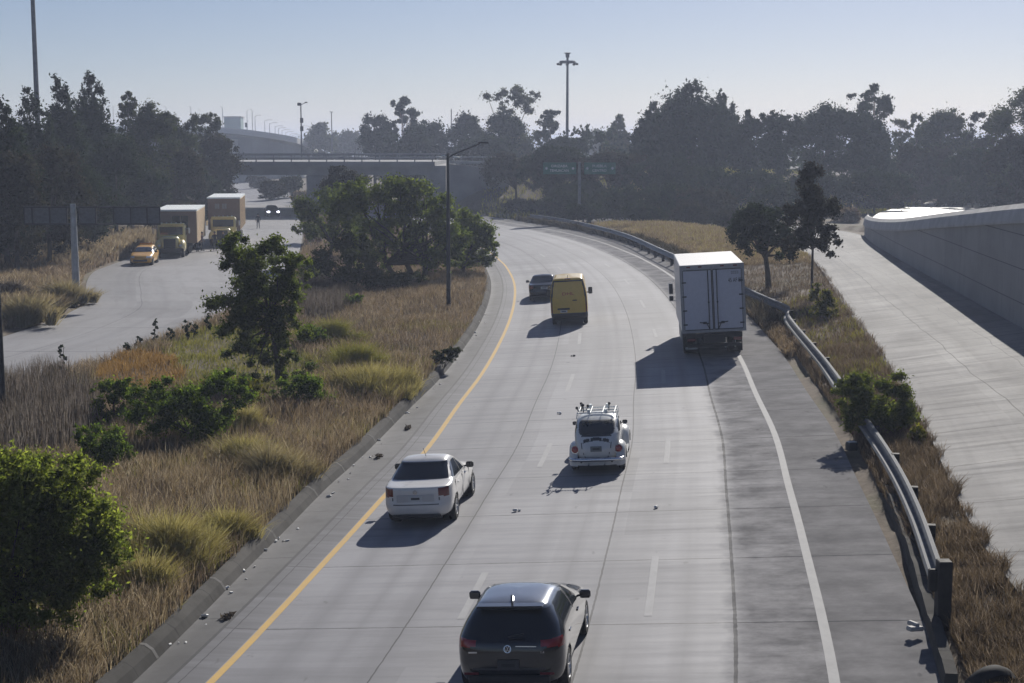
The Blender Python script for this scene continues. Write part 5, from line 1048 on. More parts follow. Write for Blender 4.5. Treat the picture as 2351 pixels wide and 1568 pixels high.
MID = [("hazy rounded tree beyond the bridge, right of the camera mast", 733, 420, 275, 36, L_pale, 'round'), ("very faint low tree beyond the bridge, right of the hazy rounded one", 800, 470, 297, 34, L_pale, 'round'), ("dark lobed tree at the left of the group behind the bridge", 862, 285, 252, 32, L_dark, 'round'),
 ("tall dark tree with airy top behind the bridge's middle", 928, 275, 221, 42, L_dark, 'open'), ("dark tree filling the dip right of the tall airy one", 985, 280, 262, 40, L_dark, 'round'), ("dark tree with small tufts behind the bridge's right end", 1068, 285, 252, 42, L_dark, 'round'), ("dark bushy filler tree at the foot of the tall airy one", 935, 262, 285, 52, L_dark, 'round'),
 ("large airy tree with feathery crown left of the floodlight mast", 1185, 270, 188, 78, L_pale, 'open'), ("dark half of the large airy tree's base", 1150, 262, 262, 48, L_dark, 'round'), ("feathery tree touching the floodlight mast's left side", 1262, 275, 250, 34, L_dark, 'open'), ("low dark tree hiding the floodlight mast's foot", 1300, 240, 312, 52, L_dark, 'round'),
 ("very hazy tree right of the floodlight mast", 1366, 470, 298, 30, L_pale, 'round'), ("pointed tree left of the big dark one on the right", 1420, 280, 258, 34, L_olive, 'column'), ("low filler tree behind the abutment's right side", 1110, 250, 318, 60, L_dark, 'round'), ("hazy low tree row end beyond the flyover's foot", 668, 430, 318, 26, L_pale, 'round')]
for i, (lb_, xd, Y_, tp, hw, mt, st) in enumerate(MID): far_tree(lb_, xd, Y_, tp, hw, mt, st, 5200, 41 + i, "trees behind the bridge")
RIGHT = [("biggest dark tree of the right wood with many pointed tops", 1585, 205, 180, 92, L_dark, 'column', 12000), ("dark pointed tree leaning on the biggest one's left", 1505, 208, 232, 52, L_dark, 'column', 6000), ("dark pointed tree forming the biggest one's right shoulder", 1655, 208, 205, 44, L_dark, 'column', 6000),
 ("shorter dark tree right of the biggest one", 1722, 205, 250, 36, L_dark, 'round', 5000), ("dark lobed tree in the dip of the right wood", 1790, 205, 243, 42, L_dark, 'round', 5500), ("wide dark tree behind the slender roadside tree", 1890, 205, 232, 66, L_dark, 'round', 7500), ("tall two-lobed tree rising over the right wood", 1995, 212, 185, 62, L_dark, 'open', 8500), ("dark tree below the two-lobed one", 1968, 204, 250, 66, L_dark, 'round', 7000),
 ("pale thin tree right of the two-lobed one", 2090, 225, 258, 52, L_pale, 'open', 6500), ("broad olive tree right of centre in the right wood", 2165, 218, 245, 66, L_olive, 'round', 7500), ("thin greyish tree between the broad olive one and the edge", 2255, 215, 258, 54, L_brown, 'open', 6500), ("tall tree cut by the right edge", 2345, 190, 182, 72, L_olive, 'round', 9000), ("dark lower tree at the right edge", 2335, 180, 300, 62, L_brown, 'round', 6500), ("grey-green tree low behind the raised road", 2120, 208, 330, 66, L_brown, 'round', 6500), ("dim tree low at the right behind the wall's top", 2235, 196, 335, 62, L_dark, 'round', 6000)]
for i, (lb_, xd, Y_, tp, hw, mt, st, nn) in enumerate(RIGHT): far_tree(lb_, xd, Y_, tp, hw, mt, st, nn, 71 + i, "trees of the right wood")
LOW = [("low spreading dark acacia just right of the bridge", 1185, 200, 352, 82, L_brown, 'umbrella'), ("layered dark acacia behind the green sign's left board", 1275, 193, 330, 88, L_dark, 'umbrella'), ("layered dark acacia behind the green sign's right board", 1405, 190, 345, 92, L_brown, 'umbrella'), ("dark umbrella-shaped tree left of the biggest tree's foot", 1500, 188, 360, 80, L_dark, 'umbrella'), ("shadowy spreading tree at the biggest tree's foot", 1620, 186, 385, 88, L_dark, 'umbrella'), ("shadowy spreading tree behind the domed roadside tree", 1740, 184, 395, 82, L_dark, 'umbrella'), ("dim spreading tree behind the slender roadside tree", 1880, 182, 400, 80, L_dark, 'umbrella'), ("dim undergrowth tree behind the wall's far end", 2010, 182, 395, 80, L_dark, 'umbrella'), ("dark low tree under the green sign", 1330, 184, 415, 80, L_dark, 'umbrella')]
for i, (lb_, xd, Y_, tp, hw, mt, st) in enumerate(LOW): far_tree(lb_, xd, Y_, tp, hw, mt, st, 7000, 101 + i, "low acacias by the bend")
LOWB = [("dark scrub bush at the mound's back left", 1340, 162, 470, 40, L_dark), ("dark scrub bush at the mound's back, under the big tree", 1480, 160, 468, 46, L_dark), ("brown scrub bush at the mound's back right", 1590, 158, 470, 44, L_brown), ("small brown scrub bush at the mound's right end", 1660, 150, 488, 30, L_brown), ("wide dark bush left of the mound's top", 1420, 172, 432, 66, L_dark), ("wide dark bush under the biggest tree behind the mound", 1530, 170, 425, 76, L_dark), ("wide dark bush between biggest tree and domed tree", 1620, 168, 428, 70, L_brown), ("broad dark bush filling the shade left of the slender tree", 1810, 172, 425, 76, L_dark), ("dark bush beside the guardrail's far end sign post", 1300, 178, 440, 60, L_dark), ("round bush on the dark slope beside the abutment", 1200, 186, 455, 40, L_brown), ("bush at the far end of the guardrail", 1262, 184, 462, 40, L_dark), ("bush just right of the green sign's post", 1385, 180, 455, 46, L_dark), ("green-lit bush at the edge of the wood behind the verge", 1480, 178, 462, 48, L_olive), ("bush in front of the biggest tree's trunk", 1580, 176, 462, 52, L_olive), ("bush with dry top left of the domed tree", 1655, 172, 462, 46, L_brown), ("pale dry bush at the wall's far end", 1945, 165, 480, 36, G_red), ("bush in the shade behind the slender tree", 1895, 176, 470, 44, L_dark), ("bush beside the raised road's bright surface", 2050, 192, 440, 50, L_brown), ("bush at the foot of the broad olive tree", 2180, 200, 420, 54, L_dark), ("bush at the foot of the tall right-edge tree", 2300, 190, 420, 52, L_dark)]
for i, (lb_, xd, Y_, tp, hw, mt) in enumerate(LOWB): far_tree(lb_, xd, Y_, tp, hw, mt, 'round', 2600, 121 + i, "bushes before the right wood", "bush", "bush")
FARB = [("grey scrub bush under the bridge's left span", 620, 262, 415, 30, L_brown), ("dark scrub tree under the bridge beside the pier", 668, 268, 402, 30, L_dark), ("pale scrub under the bridge left of the pier", 690, 250, 440, 24, G_red), ("low scrub bush beyond the bridge along the far road", 590, 330, 404, 22, L_brown), ("scrub bush showing under the bridge's right span", 955, 290, 405, 24, L_brown)]
for i, (lb_, xd, Y_, tp, hw, mt) in enumerate(FARB): far_tree(lb_, xd, Y_, tp, hw, mt, 'round', 1800, 141 + i, "scrub under the bridge", "bush", "bush", z0=0.1)
far_tree("brown-topped tree peeking over the median acacias below the bridge", 790, 150, 376, 48, L_brown, 'umbrella', 5000, 150)
# acacias in the median: one wide crown each
def px_tree(name, label, base, ells_px, n, size, mat, cat="tree", zb=None, depth=.8, **kw):
    """Foot and crown blobs read off the photograph (cx, cy, rx, ry), all at the foot's own distance."""
    p = G(base[0], base[1], .35) if zb is None else G(base[0], base[1], zb); Y_ = p.y; z = gz(p.x, p.y); k = Y_ / F_PX * 1.0; el = []
    for j, (cx, cy, rx, ry) in enumerate(ells_px):
        q = A(cx, cy, Y_); el.append((q.x - p.x, ((j * 37) % 7 - 3) / 3 * .25 * rx * k, q.z - z, rx * k, rx * k * depth, ry * k))
    H = max(e[2] + e[5] for e in el); return tree(name, label, p.x, p.y, H, el, n, size, mat, cat, **kw)
px_tree("acacia", "wide dark acacia in the middle of the median, largest of the cluster", (945, 648), [(870, 480, 120, 62), (955, 500, 95, 75), (1000, 560, 80, 60), (880, 560, 100, 52), (830, 440, 62, 34), (930, 440, 62, 38), (870, 600, 90, 34), (1000, 605, 70, 32)], 60000, .105, L_acacia, seed=201, trunk=.20, ncl=170, cr=.22, fork=.2, limbs=18, trunks=3, low=.5)
px_tree("acacia", "dark rounded acacia reaching the yellow line at the cluster's right end", (1060, 628), [(1085, 560, 62, 62), (1050, 520, 58, 40), (1110, 575, 38, 38), (1040, 575, 50, 40)], 30000, .10, L_acacia, seed=202, trunk=.15, ncl=100, cr=.25, fork=.16, limbs=10, low=.8)
px_tree("acacia", "bright-topped acacia at the cluster's left, overhanging the left road", (760, 600), [(745, 490, 72, 55), (710, 515, 42, 38), (790, 455, 60, 34), (800, 530, 70, 45)], 32000, .10, L_acacia, seed=203, trunk=.15, ncl=100, cr=.26, fork=.25, limbs=10, low=.6)
px_tree("acacia", "smaller thin acacia with bare branches in front of the cluster", (770, 672), [(790, 600, 84, 50), (850, 590, 48, 42), (740, 600, 40, 34), (800, 560, 52, 26), (780, 630, 66, 30), (850, 635, 46, 26)], 18000, .085, L_olive, seed=204, trunk=.11, ncl=70, cr=.26, fork=.22, limbs=18, low=.7)
px_tree("acacia", "slim stacked acacia standing alone in the median grass", (641, 895), [(560, 575, 64, 44), (612, 600, 90, 54), (664, 622, 52, 44), (592, 668, 94, 50), (540, 712, 58, 38), (636, 690, 62, 50), (655, 778, 60, 48), (618, 805, 58, 42), (556, 630, 60, 50), (600, 742, 84, 54), (668, 835, 46, 40), (560, 705, 80, 52), (690, 650, 30, 28), (595, 850, 58, 34), (690, 872, 46, 30), (545, 775, 60, 44), (640, 740, 60, 46)], 72000, .058, L_acacia, seed=205, trunk=.095, ncl=150, cr=.30, fork=.42, limbs=22, low=.8)
px_tree("acacia", "big leafy acacia cut by the lower left corner", (2, 1462), [(60, 1150, 160, 115), (150, 1200, 130, 110), (70, 1290, 160, 100), (-40, 1180, 120, 130), (215, 1300, 85, 75), (120, 1095, 120, 66), (20, 1080, 110, 55), (90, 1370, 140, 58), (240, 1250, 70, 70)], 95000, .034, L_corner, seed=206, trunk=.085, ncl=330, cr=.33, fork=.22, limbs=20, asp=2.6, low=.75, fill=.4)
# roadside trees at the right
px_tree("roadside_tree", "domed dark tree on a leaning trunk behind the guardrail", (1765, 663), [(1745, 535, 82, 46), (1700, 540, 44, 28), (1790, 565, 62, 32), (1740, 500, 58, 30)], 26000, .09, L_dark, zb=.95, seed=211, trunk=.17, ncl=90, cr=.27, fork=.42, limbs=16, low=.5)
px_tree("roadside_tree", "tall slender brown-green tree on a thin stem beside the ramp", (1864, 692), [(1862, 440, 46, 62), (1885, 480, 42, 48), (1850, 500, 54, 46), (1880, 540, 54, 36), (1860, 400, 24, 28), (1900, 560, 36, 24), (1840, 560, 40, 26)], 28000, .09, L_brown, zb=1.0, seed=212, trunk=.075, ncl=95, cr=.28, fork=.42, limbs=18, low=.7)
# shrubs, each a thing
def shrub(label, base, ells_px, n, size, mat, zb=.4, name="shrub", cat="shrub", seed=1, ncl=70, **kw):
    kw.setdefault('cr', .28); return px_tree(name, label, base, ells_px, n, size, mat, cat, zb=zb, seed=seed, trunk=.03, ncl=ncl, fork=.12, limbs=10, low=.8, fill=.35, **kw)
shrub("dense broad-leaved green shrub in the middle of the median grass", (440, 1018), [(395, 930, 92, 70), (485, 920, 76, 68), (440, 965, 105, 62), (535, 890, 46, 58), (345, 950, 56, 56)], 44000, .048, L_lush, seed=301, asp=1.5)
shrub("upright leafy shrub left of the dense green one, before the dead stalks", (262, 985), [(262, 900, 50, 34), (250, 940, 42, 40), (285, 885, 30, 22)], 9000, .046, L_lush, seed=302, asp=1.5)
shrub("bright green shrub low beside the corner acacia's top", (240, 1082), [(235, 1015, 66, 48), (270, 1040, 46, 38), (190, 1000, 32, 30)], 14000, .042, L_lush, seed=303, asp=1.5)
shrub("dark spreading shrub at the foot of the slim acacia", (690, 935), [(690, 890, 62, 34), (640, 910, 60, 26), (735, 905, 40, 30)], 13000, .045, L_lush, seed=304, asp=1.5)
shrub("sunlit yellow-green shrub left of the slim acacia's foot", (580, 945), [(580, 900, 40, 36), (555, 920, 30, 26)], 6000, .042, L_yellow, seed=305)
shrub("small bright green shrub in the grey stalks below the acacias", (812, 712), [(812, 690, 24, 18), (800, 698, 20, 14)], 1400, .10, L_lush, seed=306)
shrub("small dark weed bush overhanging the kerb half way along", (1012, 828), [(1020, 812, 26, 18), (1038, 806, 20, 15), (1006, 818, 20, 14)], 2600, .06, L_olive, seed=307)
shrub("yellow-green leafy shrub beside the slender tree's foot", (1885, 735), [(1880, 680, 24, 30), (1900, 705, 22, 28), (1890, 720, 30, 20)], 8000, .06, L_yellow, zb=1.0, seed=308)
shrub("large dark green bush swallowing the broken guardrail end", (2010, 1000), [(2000, 905, 78, 58), (2060, 910, 50, 62), (1955, 905, 48, 44), (2030, 955, 80, 44), (2075, 950, 34, 46), (1975, 945, 50, 40)], 42000, .034, L_green_right, zb=.95, seed=309, asp=3.0, ncl=110)
shrub("small green sprout at the foot of the large dark bush", (2110, 1030), [(2105, 1000, 20, 28)], 700, .055, L_yellow, zb=1.0, seed=310)
# distant wood seen only between the nearer trees: one mass
def far_wood(lab, boxes, n, size, seed):
    r_ = np.random.default_rng(seed); cl = []
    for x0_, x1_, y0_, y1_, h0, h1 in boxes:
        for _ in range(150):
            h = r_.uniform(h0, h1); q = r_.uniform(.1, .95); cl.append((r_.uniform(x0_, x1_), r_.uniform(y0_, y1_), h * q, 3.2, 3.2, h * .16))
    V, F, NN = leaf_cloud(cl, n, size, 1.6, 0, seed); tag(link("far_wood", npmesh("far_wood", V, F, nrm=NN), L_dark), lab, "wood", kind="stuff")
far_wood("dark wood mass showing through the gaps of the right trees", [(12, 120, 222, 262, 8, 13), (60, 130, 200, 225, 6, 10)], 26000, .55, 901)
far_wood("dark wood mass showing through the gaps of the left grove", [(-75, -46, 120, 215, 8, 13), (-62, -40, 112, 150, 5, 9)], 24000, .5, 902)
far_wood("hazy low wood along the horizon beyond the bridge", [(-100, 140, 520, 600, 7, 13), (-20, 60, 300, 360, 5, 9)], 16000, .9, 903)
shrub("low dark undergrowth bush under the largest acacia's trunks", (900, 668), [(890, 640, 60, 22), (940, 645, 40, 18)], 5000, .08, L_olive, seed=321)
shrub("low leafy bush filling the gap left of the acacia cluster", (715, 655), [(715, 625, 40, 28), (740, 640, 34, 20)], 4500, .075, L_acacia, seed=322)
shrub("green weedy bush between the slim acacia and the grey stalks", (720, 800), [(715, 770, 34, 26), (735, 785, 26, 18)], 4000, .06, L_lush, seed=323)
# tall weeds and sprouts at the edge of the left road
for k, (x, y, tp, lb_) in enumerate([(148, 872, 792, "tall thin dark weed standing against the left road near the lamp post"), (125, 880, 838, "shorter leafy weed beside the tall one near the lamp post"), (357, 792, 736, "thin weed at the road edge, tallest of those before the pale slab"), (392, 790, 752, "small bushy weed at the road edge right of the tall thin one"), (433, 785, 735, "brown stalky weed at the road edge near the slim acacia"), (448, 782, 745, "thin weed next to the brown stalky one"), (476, 772, 722, "dark stubby stake-like weed close to the slim acacia"), (318, 800, 772, "low leafy weed at the road edge left of the pale slab"), (290, 812, 790, "lowest weed at the edge of the orange grass")]):
    p = G(x, y, .2); h = A(x, tp, p.y).z - gz(p.x, p.y); w_ = empty("weed", (p.x, p.y, gz(p.x, p.y) - .03), 0, lb_, "weed", "weeds along the left road"); r = np.random.default_rng(400 + k)
    MB().tube([(0, 0, 0), (r.uniform(-.05, .05), 0, h * .5), (r.uniform(-.1, .1), 0, h)], [.022, .016, .008], 5).build("stem", M_bark, w_)
    V, F, NN = leaf_cloud([(r.uniform(-.12, .12), r.uniform(-.1, .1), h * f, .10, .10, .09) for f in np.linspace(.25, .98, 7)], 90, .10, 1.4, .2, 410 + k); link("leaves", npmesh("leaves", V, F), L_dark, w_)
# grasses
def blades(x, y, h, wd, lean, seed, curl=.5, z=None, spread=None):
    r = np.random.default_rng(seed); n = len(x); z = ground(x, y, False) - .04 if z is None else z; a = r.random(n) * 2 * np.pi; l = lean * (.3 + r.random(n)) * h
    dx, dy = np.cos(a) * l, np.sin(a) * l
    if spread is not None: dx, dy = dx * .5 + spread[0] * h, dy * .5 + spread[1] * h
    b = r.random(n) * np.pi; wx, wy = np.cos(b) * wd * .5, np.sin(b) * wd * .5; o = np.zeros(n)
    P0 = np.stack([x - wx, y - wy, z], 1); P1 = np.stack([x + wx, y + wy, z], 1); mx, my, mz = x + dx * .35, y + dy * .35, z + h * .6
    P2 = np.stack([mx + wx * .8, my + wy * .8, mz], 1); P3 = np.stack([mx - wx * .8, my - wy * .8, mz], 1)
    zt = z + h * (1 - curl * .28 * r.random(n)); P4 = np.stack([x + dx + wx * .25, y + dy + wy * .25, zt], 1); P5 = np.stack([x + dx - wx * .25, y + dy - wy * .25, zt], 1)
    V = np.stack([P0, P1, P2, P3, P4, P5], 1).reshape(-1, 3); I = np.arange(n)[:, None] * 6; F = np.concatenate([I + [0, 1, 2, 3], I + [3, 2, 4, 5]], 0)
    nn = np.stack([dx / (h + .01) * .5 + .25 * r.normal(size=n), dy / (h + .01) * .5 + .25 * r.normal(size=n), np.full(n, 1.0)], 1); nn /= np.linalg.norm(nn, axis=1)[:, None]; return V, F, np.repeat(nn, 6, 0)
def median_pts(n, seed, y0, y1, edge=.25, lo=-99, power=1.0):
    r = np.random.default_rng(seed); y = y0 + (y1 - y0) * r.random(n * 3) ** power; xl = ix(LR_R, y) + .4; yx = np.interp(y, YEL[:, 1], YEL[:, 0]); xr = yx + tfoot(y) - .36 + .14 * np.clip(fnoise(y, y * 0, 1.1, 6), 0, 1); x = xl + (xr - xl) * r.random(n * 3); k = (xr > xl) & (x > lo)
    return x[k][:n], y[k][:n]
def in_px(x, y, z, polys):                          # which ground points fall in patches outlined on the photograph
    dy = y * math.cos(PITCH) + (CAM_H - z) * math.sin(PITCH); v = (y * math.sin(PITCH) - (CAM_H - z) * math.cos(PITCH)) / dy; X_ = 1175.5 + F_PX * x / dy; Y_ = 784 - F_PX * v; m = np.zeros(len(x), bool)
    for cx, cy, rx, ry in polys: m |= ((X_ - cx) / rx) ** 2 + ((Y_ - cy) / ry) ** 2 < 1 + .25 * fnoise(x, y, 2.3, cx)
    return m
LAWN = [(520, 815, 135, 62), (600, 850, 110, 60), (470, 850, 60, 40)]; ORANGE = [(330, 862, 95, 48), (280, 870, 60, 40)]; STALK = [(90, 960, 150, 95), (740, 692, 62, 48), (20, 1000, 100, 60)]
def grass(name, n, seed, y0, y1, h, wd, lean, mat, keep, lab, power=1.0):
    x, y = median_pts(n, seed, y0, y1, power=power); z = ground(x, y, False); k = keep(x, y, z); x, y = x[k], y[k]; r = np.random.default_rng(seed + 1); cl = .65 + .5 * np.clip(fnoise(x, y, 1.7, seed), -1, 1) * .5 + .3 * r.random(len(x))
    V, F, NN = blades(x, y, h * cl, wd * (.6 + .8 * r.random(len(x))), lean, seed + 2); return tag(link(name, npmesh(name, V, F, nrm=NN), mat), lab, "grass", kind="stuff")
special = lambda x, y, z: in_px(x, y, z, LAWN + ORANGE + STALK)
dry = lambda x, y, z: ~special(x, y, z)
half = lambda a, s: (lambda x, y, z: dry(x, y, z) & (fnoise(x, y, .45, s) * a > -.15))
grass("dry_grass", 105000, 501, 21, 50, .62, .011, .42, G_straw, half(1, 9), "tall dry straw-coloured grass covering the median", 1.15)
grass("reddish_grass", 105000, 511, 21, 54, .55, .011, .42, G_red, half(-1, 9), "reddish brown dry grass mixed through the median", 1.15)
grass("dry_grass", 70000, 521, 48, 130, .62, .022, .55, G_red, dry, "brown dry grass in the farther median under the acacias", 1.1)
grass("dry_grass", 24000, 526, 45, 110, .60, .02, .5, G_straw, half(1, 4), "pale dry grass scattered through the farther median")
grass("weedy_green_grass", 60000, 571, 24, 75, .42, .014, .5, G_green, lambda x, y, z: dry(x, y, z) & (fnoise(x, y, .55, 14) > .12), "patches of yellow-green weeds in the dry grass")
grass("seed_stems", 5000, 561, 21, 60, .95, .013, .35, G_straw, dry, "tall pale seed stems standing above the dry grass")
grass("dark_weeds", 9000, 566, 21, 70, .55, .02, .6, G_weed, lambda x, y, z: dry(x, y, z) & (fnoise(x, y, .8, 3) > .25), "dark weed patches in the dry grass")
grass("green_grass", 80000, 531, 46, 92, .28, .02, .4, G_green, lambda x, y, z: in_px(x, y, z, LAWN), "short yellow-green grass in the sunny median clearing")
grass("orange_grass", 60000, 541, 46, 80, .48, .018, .5, G_orange, lambda x, y, z: in_px(x, y, z, ORANGE), "orange dry grass patch left of the green clearing")
grass("dead_stalks", 80000, 551, 38, 100, 1.15, .018, .16, G_grey, lambda x, y, z: in_px(x, y, z, STALK), "grey upright dead stalks by the left lamp post and below the acacias")
# tussocks
def tussock(label, c, rx, ry, h, n, mat, seed, name="tussock", zb=.4, wd=.017):
    """A clump made of many small tufts, each with its own lean and height."""
    n = int(n * 1.6); p = G(c[0], c[1], zb); k = p.y / F_PX; r = np.random.default_rng(seed); nt_ = 46; a = r.random(nt_) * 2 * np.pi; q = np.abs(r.normal(size=nt_)) * .62; q = np.clip(q, 0, 1.45)
    tx, ty = q * np.cos(a) * rx * k, q * np.sin(a) * rx * k * .95; th = h * (.45 + .75 * r.random(nt_)) * (1 - .22 * q); i = r.integers(0, nt_, n); d = r.normal(size=(n, 2)) * .10
    x, y = tx[i] + d[:, 0], ty[i] + d[:, 1]; hh = th[i] * (.35 + .75 * r.random(n)); root_z = gz(p.x, p.y); z = ground(p.x + x, p.y + y, False) - root_z - .04
    V, F, NN = blades(x, y, hh, wd, .5, seed + 1, .9, z=z, spread=(d[:, 0] * 3.2 + tx[i] / (rx * k) * .22, d[:, 1] * 3.2 + ty[i] / (rx * k) * .15)); o = link(name, npmesh(name, V, F, nrm=NN), mat, None, (p.x, p.y, root_z)); return tag(o, label, "grass tussock", "grass tussocks in the median")
tussock("largest yellow-green tussock, beside the corner acacia", (385, 1262), 118, 60, 1.0, 7000, G_tuss, 601)
tussock("yellow tussock spilling toward the kerb below the largest one", (330, 1330), 70, 40, .75, 2600, G_tuss, 602)
tussock("bright yellow-green tussock right of the slim acacia", (850, 895), 85, 50, 1.2, 6000, G_tuss, 603, wd=.02)
tussock("second green tussock behind the bright one right of the slim acacia", (800, 845), 80, 40, 1.1, 5000, G_green, 604, wd=.02)
tussock("yellow grass tussock nearest the kerb right of the slim acacia", (925, 880), 45, 35, 1.0, 2600, G_tuss, 605, wd=.02)
tussock("pale straw tussock below the dense green shrub", (620, 1085), 80, 50, .95, 5500, G_pale, 606)
tussock("pale yellow tussock just left of the straw one", (560, 1060), 50, 36, .85, 2600, G_tuss, 607)
tussock("small green-yellow tussock left of the kerb's first joints", (150, 1500), 60, 36, .6, 1500, G_straw, 608)
tussock("yellow-green tussock between the slim acacia and the cluster", (770, 790), 70, 36, 1.1, 4200, G_green, 609, wd=.02)
tussock("low green tussock left of the slim acacia's foot shrub", (500, 905), 60, 34, .8, 3600, G_green, 610, wd=.018)
tussock("straw and green tussock below the sunlit shrub", (560, 985), 60, 34, .8, 3600, G_tuss, 611, wd=.018)
tussock("yellow-green tussock at the kerb below the pale straw one", (520, 1215), 55, 32, .7, 3200, G_tuss, 612)
# verge between guardrail and ramp, mound, left verge
def poly_grass(name, n, seed, y0, y1, xl, xr, h, wd, lean, mat, lab, clump=0.0, power=1.0):
    r = np.random.default_rng(seed); y = y0 + (y1 - y0) * r.random(n) ** power; a, b = xl(y), xr(y); x = a + (b - a) * r.random(n); k = (b > a) & (fnoise(x, y, .9, seed) > clump - .6 * r.random(n)); x, y = x[k], y[k]
    V, F, NN = blades(x, y, h * (.5 + .7 * r.random(len(x))) * (.8 + .4 * fnoise(x, y, 1.2, seed + 4)), wd * (.6 + .8 * r.random(len(x))), lean, seed + 2); return tag(link(name, npmesh(name, V, F, nrm=NN), mat), lab, "grass", kind="stuff")
ytx = lambda y, t: np.interp(y, YEL[:, 1], YEL[:, 0]) + t
poly_grass("dry_grass", 70000, 701, 20, 62, lambda y: ytx(y, 12.85), lambda y: ix(RP_L, y) + .15 * np.sin(y * 3), .42, .011, .6, G_brush, "brown dry grass strip between the near guardrail and the ramp", -.05, 1.2)
poly_grass("dry_grass", 30000, 711, 55, 112, lambda y: ytx(y, 12.9), lambda y: ix(RP_L, y) + .2, .36, .02, .6, G_brush, "dry grass around the roadside trees behind the guardrail", -.2)
poly_grass("green_weeds", 5000, 721, 50, 80, lambda y: ytx(y, 13.6), lambda y: ix(RP_L, y), .40, .028, .5, G_green, "sparse green weeds behind the buckled guardrail", .25)
poly_grass("mound_grass", 60000, 731, 104, 158, lambda y: ytx(y, 13.2), lambda y: ix(RP_L, y), .42, .035, .5, G_straw, "tall straw grass mound between far guardrail and ramp", -.5)
poly_grass("mound_grass", 9000, 741, 108, 160, lambda y: ytx(y, 15), lambda y: ix(RP_L, y), .50, .04, .5, G_tuss, "greenish grass on the mound behind the far guardrail", .2)
poly_grass("dry_grass", 16000, 751, 60, 112, lambda y: ytx(y, 12.4), lambda y: ytx(y, 13.1), .45, .03, .6, G_red, "weeds growing at the guardrail's foot", .1)
poly_grass("dry_grass", 26000, 756, 70, 176, lambda y: ytx(y, 12.3), lambda y: ytx(y, 13.4), .75, .045, .5, G_weed, "dark weeds under the far guardrail", -.6)
poly_grass("verge_grass", 46000, 761, 62, 100, lambda y: ix(LR_L, y) - 9, lambda y: ix(LR_L, y) - .5, .75, .035, .5, G_straw, "dry straw grass on the left verge by the road sign", -.3)
poly_grass("verge_grass", 30000, 771, 90, 140, lambda y: ix(LR_L, y) - 9, lambda y: ix(LR_L, y) - .4, .7, .05, .5, G_red, "brown dry grass on the left verge behind the escort car", -.4)
poly_grass("verge_grass", 26000, 776, 112, 150, lambda y: ix(LR_L, y) - 6, lambda y: ix(LR_L, y) - 1, 1.2, .06, .4, G_straw, "sunlit straw bank behind the parked escort car", -.1)
poly_grass("far_grass", 26000, 781, 130, 260, lambda y: ix(LR_R, y) + .3, lambda y: ytx(y, -2.6), .5, .07, .5, G_red, "brown grass in the median near and under the bridge", -.4)
poly_grass("slope_grass", 30000, 791, 178, 232, lambda y: y * 0 - 4, lambda y: y * 0 + 55, .6, .10, .5, G_green, "grass on the dark slope right of the bridge", -.1)
for k, (x, y, hw, h, lb_) in enumerate([(150, 695, 42, 1.15, "big straw clump against the left road sign's post"), (60, 740, 46, 1.25, "big straw clump left of the sign, near the frame edge"), (105, 720, 36, 1.0, "middle straw clump on the left verge"), (30, 690, 40, .9, "grey-brown brush clump at the left frame edge above the straw clump")]):
    p = G(x, y, .2); tussock(lb_, (x, y), hw * 1.15, 22, h * 1.25, 4200, (G_pale, G_pale, G_straw, G_grey)[k], 650 + k, zb=.2, wd=.04)["group"] = "straw clumps on the left verge"

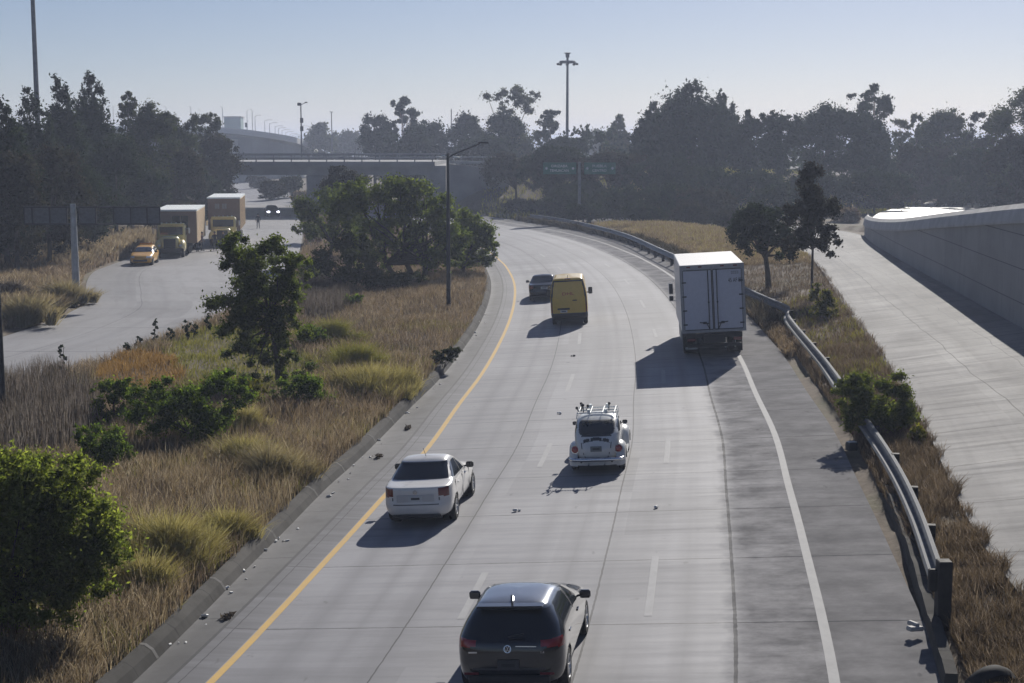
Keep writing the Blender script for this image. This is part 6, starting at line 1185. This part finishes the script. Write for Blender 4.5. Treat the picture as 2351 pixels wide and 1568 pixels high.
# litter in the gutter and on the road
LT = [(330, 1512, .10), (388, 1480, .12), (470, 1415, .16), (520, 1350, .13), (560, 1310, .10), (610, 1262, .10), (640, 1235, .08), (755, 1140, .14), (765, 1132, .10), (800, 1100, .08), (870, 1010, .12), (905, 965, .10), (1098, 740, .16), (1105, 700, .14), (1110, 668, .14)]
for q in range(34):
    i = int(np.argmin(np.abs(YS - (24 + 60 * random.random() ** 1.4)))); LT.append((None, i, random.uniform(.04, .11)))
for k, (x, y, s) in enumerate(LT):
    p = G(x, y, -.05) if x else Vector((YEL[y, 0] - YN[y, 0] * (-tfoot(YEL[y, 1]) - random.uniform(.02, .3)), YEL[y, 1], 0)); o = MB().bbox((0, 0, 0), (s, s * .6, s * .35), s * .12).build("litter", M_litter, None, False, (p.x, p.y, -.055 + s * .14), (.3 * math.sin(k), .2, k * 1.3)); tag(o, "small pale scrap of litter lying in the gutter by the kerb", "litter", "litter in the gutter")
for k, (x, y, lb_) in enumerate([(1186, 1174, "crumpled white scrap on the road below the beetle-shaped car"), (1508, 1166, "tiny pale scrap in the right half of the road"), (1285, 950, "small pale scrap left of the beetle-shaped car's roof"), (1316, 818, "small dark scrap on the road behind the yellow van")]):
    p = G(x, y, .4); t_, s_ = lateral(p.x, p.y); z = float(road_z(t_[0])); p = G(x, y, z); o = MB().bbox((-.04, 0, 0), (.13, .09, .07), .03).bbox((.07, .03, -.01), (.08, .06, .05), .02).build("litter", M_litter if k != 3 else M_dark_ink, None, False, (p.x, p.y, z + .035), (0, 0, k)); tag(o, lb_, "litter")
for k, (x, y, lb_) in enumerate([(520, 1420, "dry weed tuft growing in the nearest part of the gutter crack"), (935, 985, "round weed tuft in the gutter crack above the white saloon"), (868, 1050, "flat weed tuft in the gutter left of the white saloon's roof")]):
    p = G(x, y, -.02); V, F, NN = leaf_cloud([(0, 0, .05, .10, .16, .06), (.03, .16, .03, .06, .12, .04)], 110, .04, 3.5, 0, 800 + k); o = link("weed_tuft", npmesh("weed_tuft", V, F), G_grey, None, (p.x, p.y, -.03)); tag(o, lb_, "weed", "weed tufts in the gutter crack")

# ------------------------------------------------------------------ air: one even, pale volume round camera and scene, open sky above
m = bpy.data.materials.new("haze_air"); m.use_nodes = True; t = m.node_tree; t.nodes.remove(t.nodes["Principled BSDF"]); pv = N(t, "ShaderNodeVolumePrincipled")
pv.inputs["Color"].default_value = (.70, .79, 1.0, 1); pv.inputs["Density"].default_value = HAZE; pv.inputs["Anisotropy"].default_value = .25; t.links.new(pv.outputs[0], t.nodes["Material Output"].inputs["Volume"])
hz = MB().box((0, 0, 0), (8600, 5700, 39.4)).build("haze", m, None, False, (0, 1950, 17.9)); tag(hz, kind="stuff")
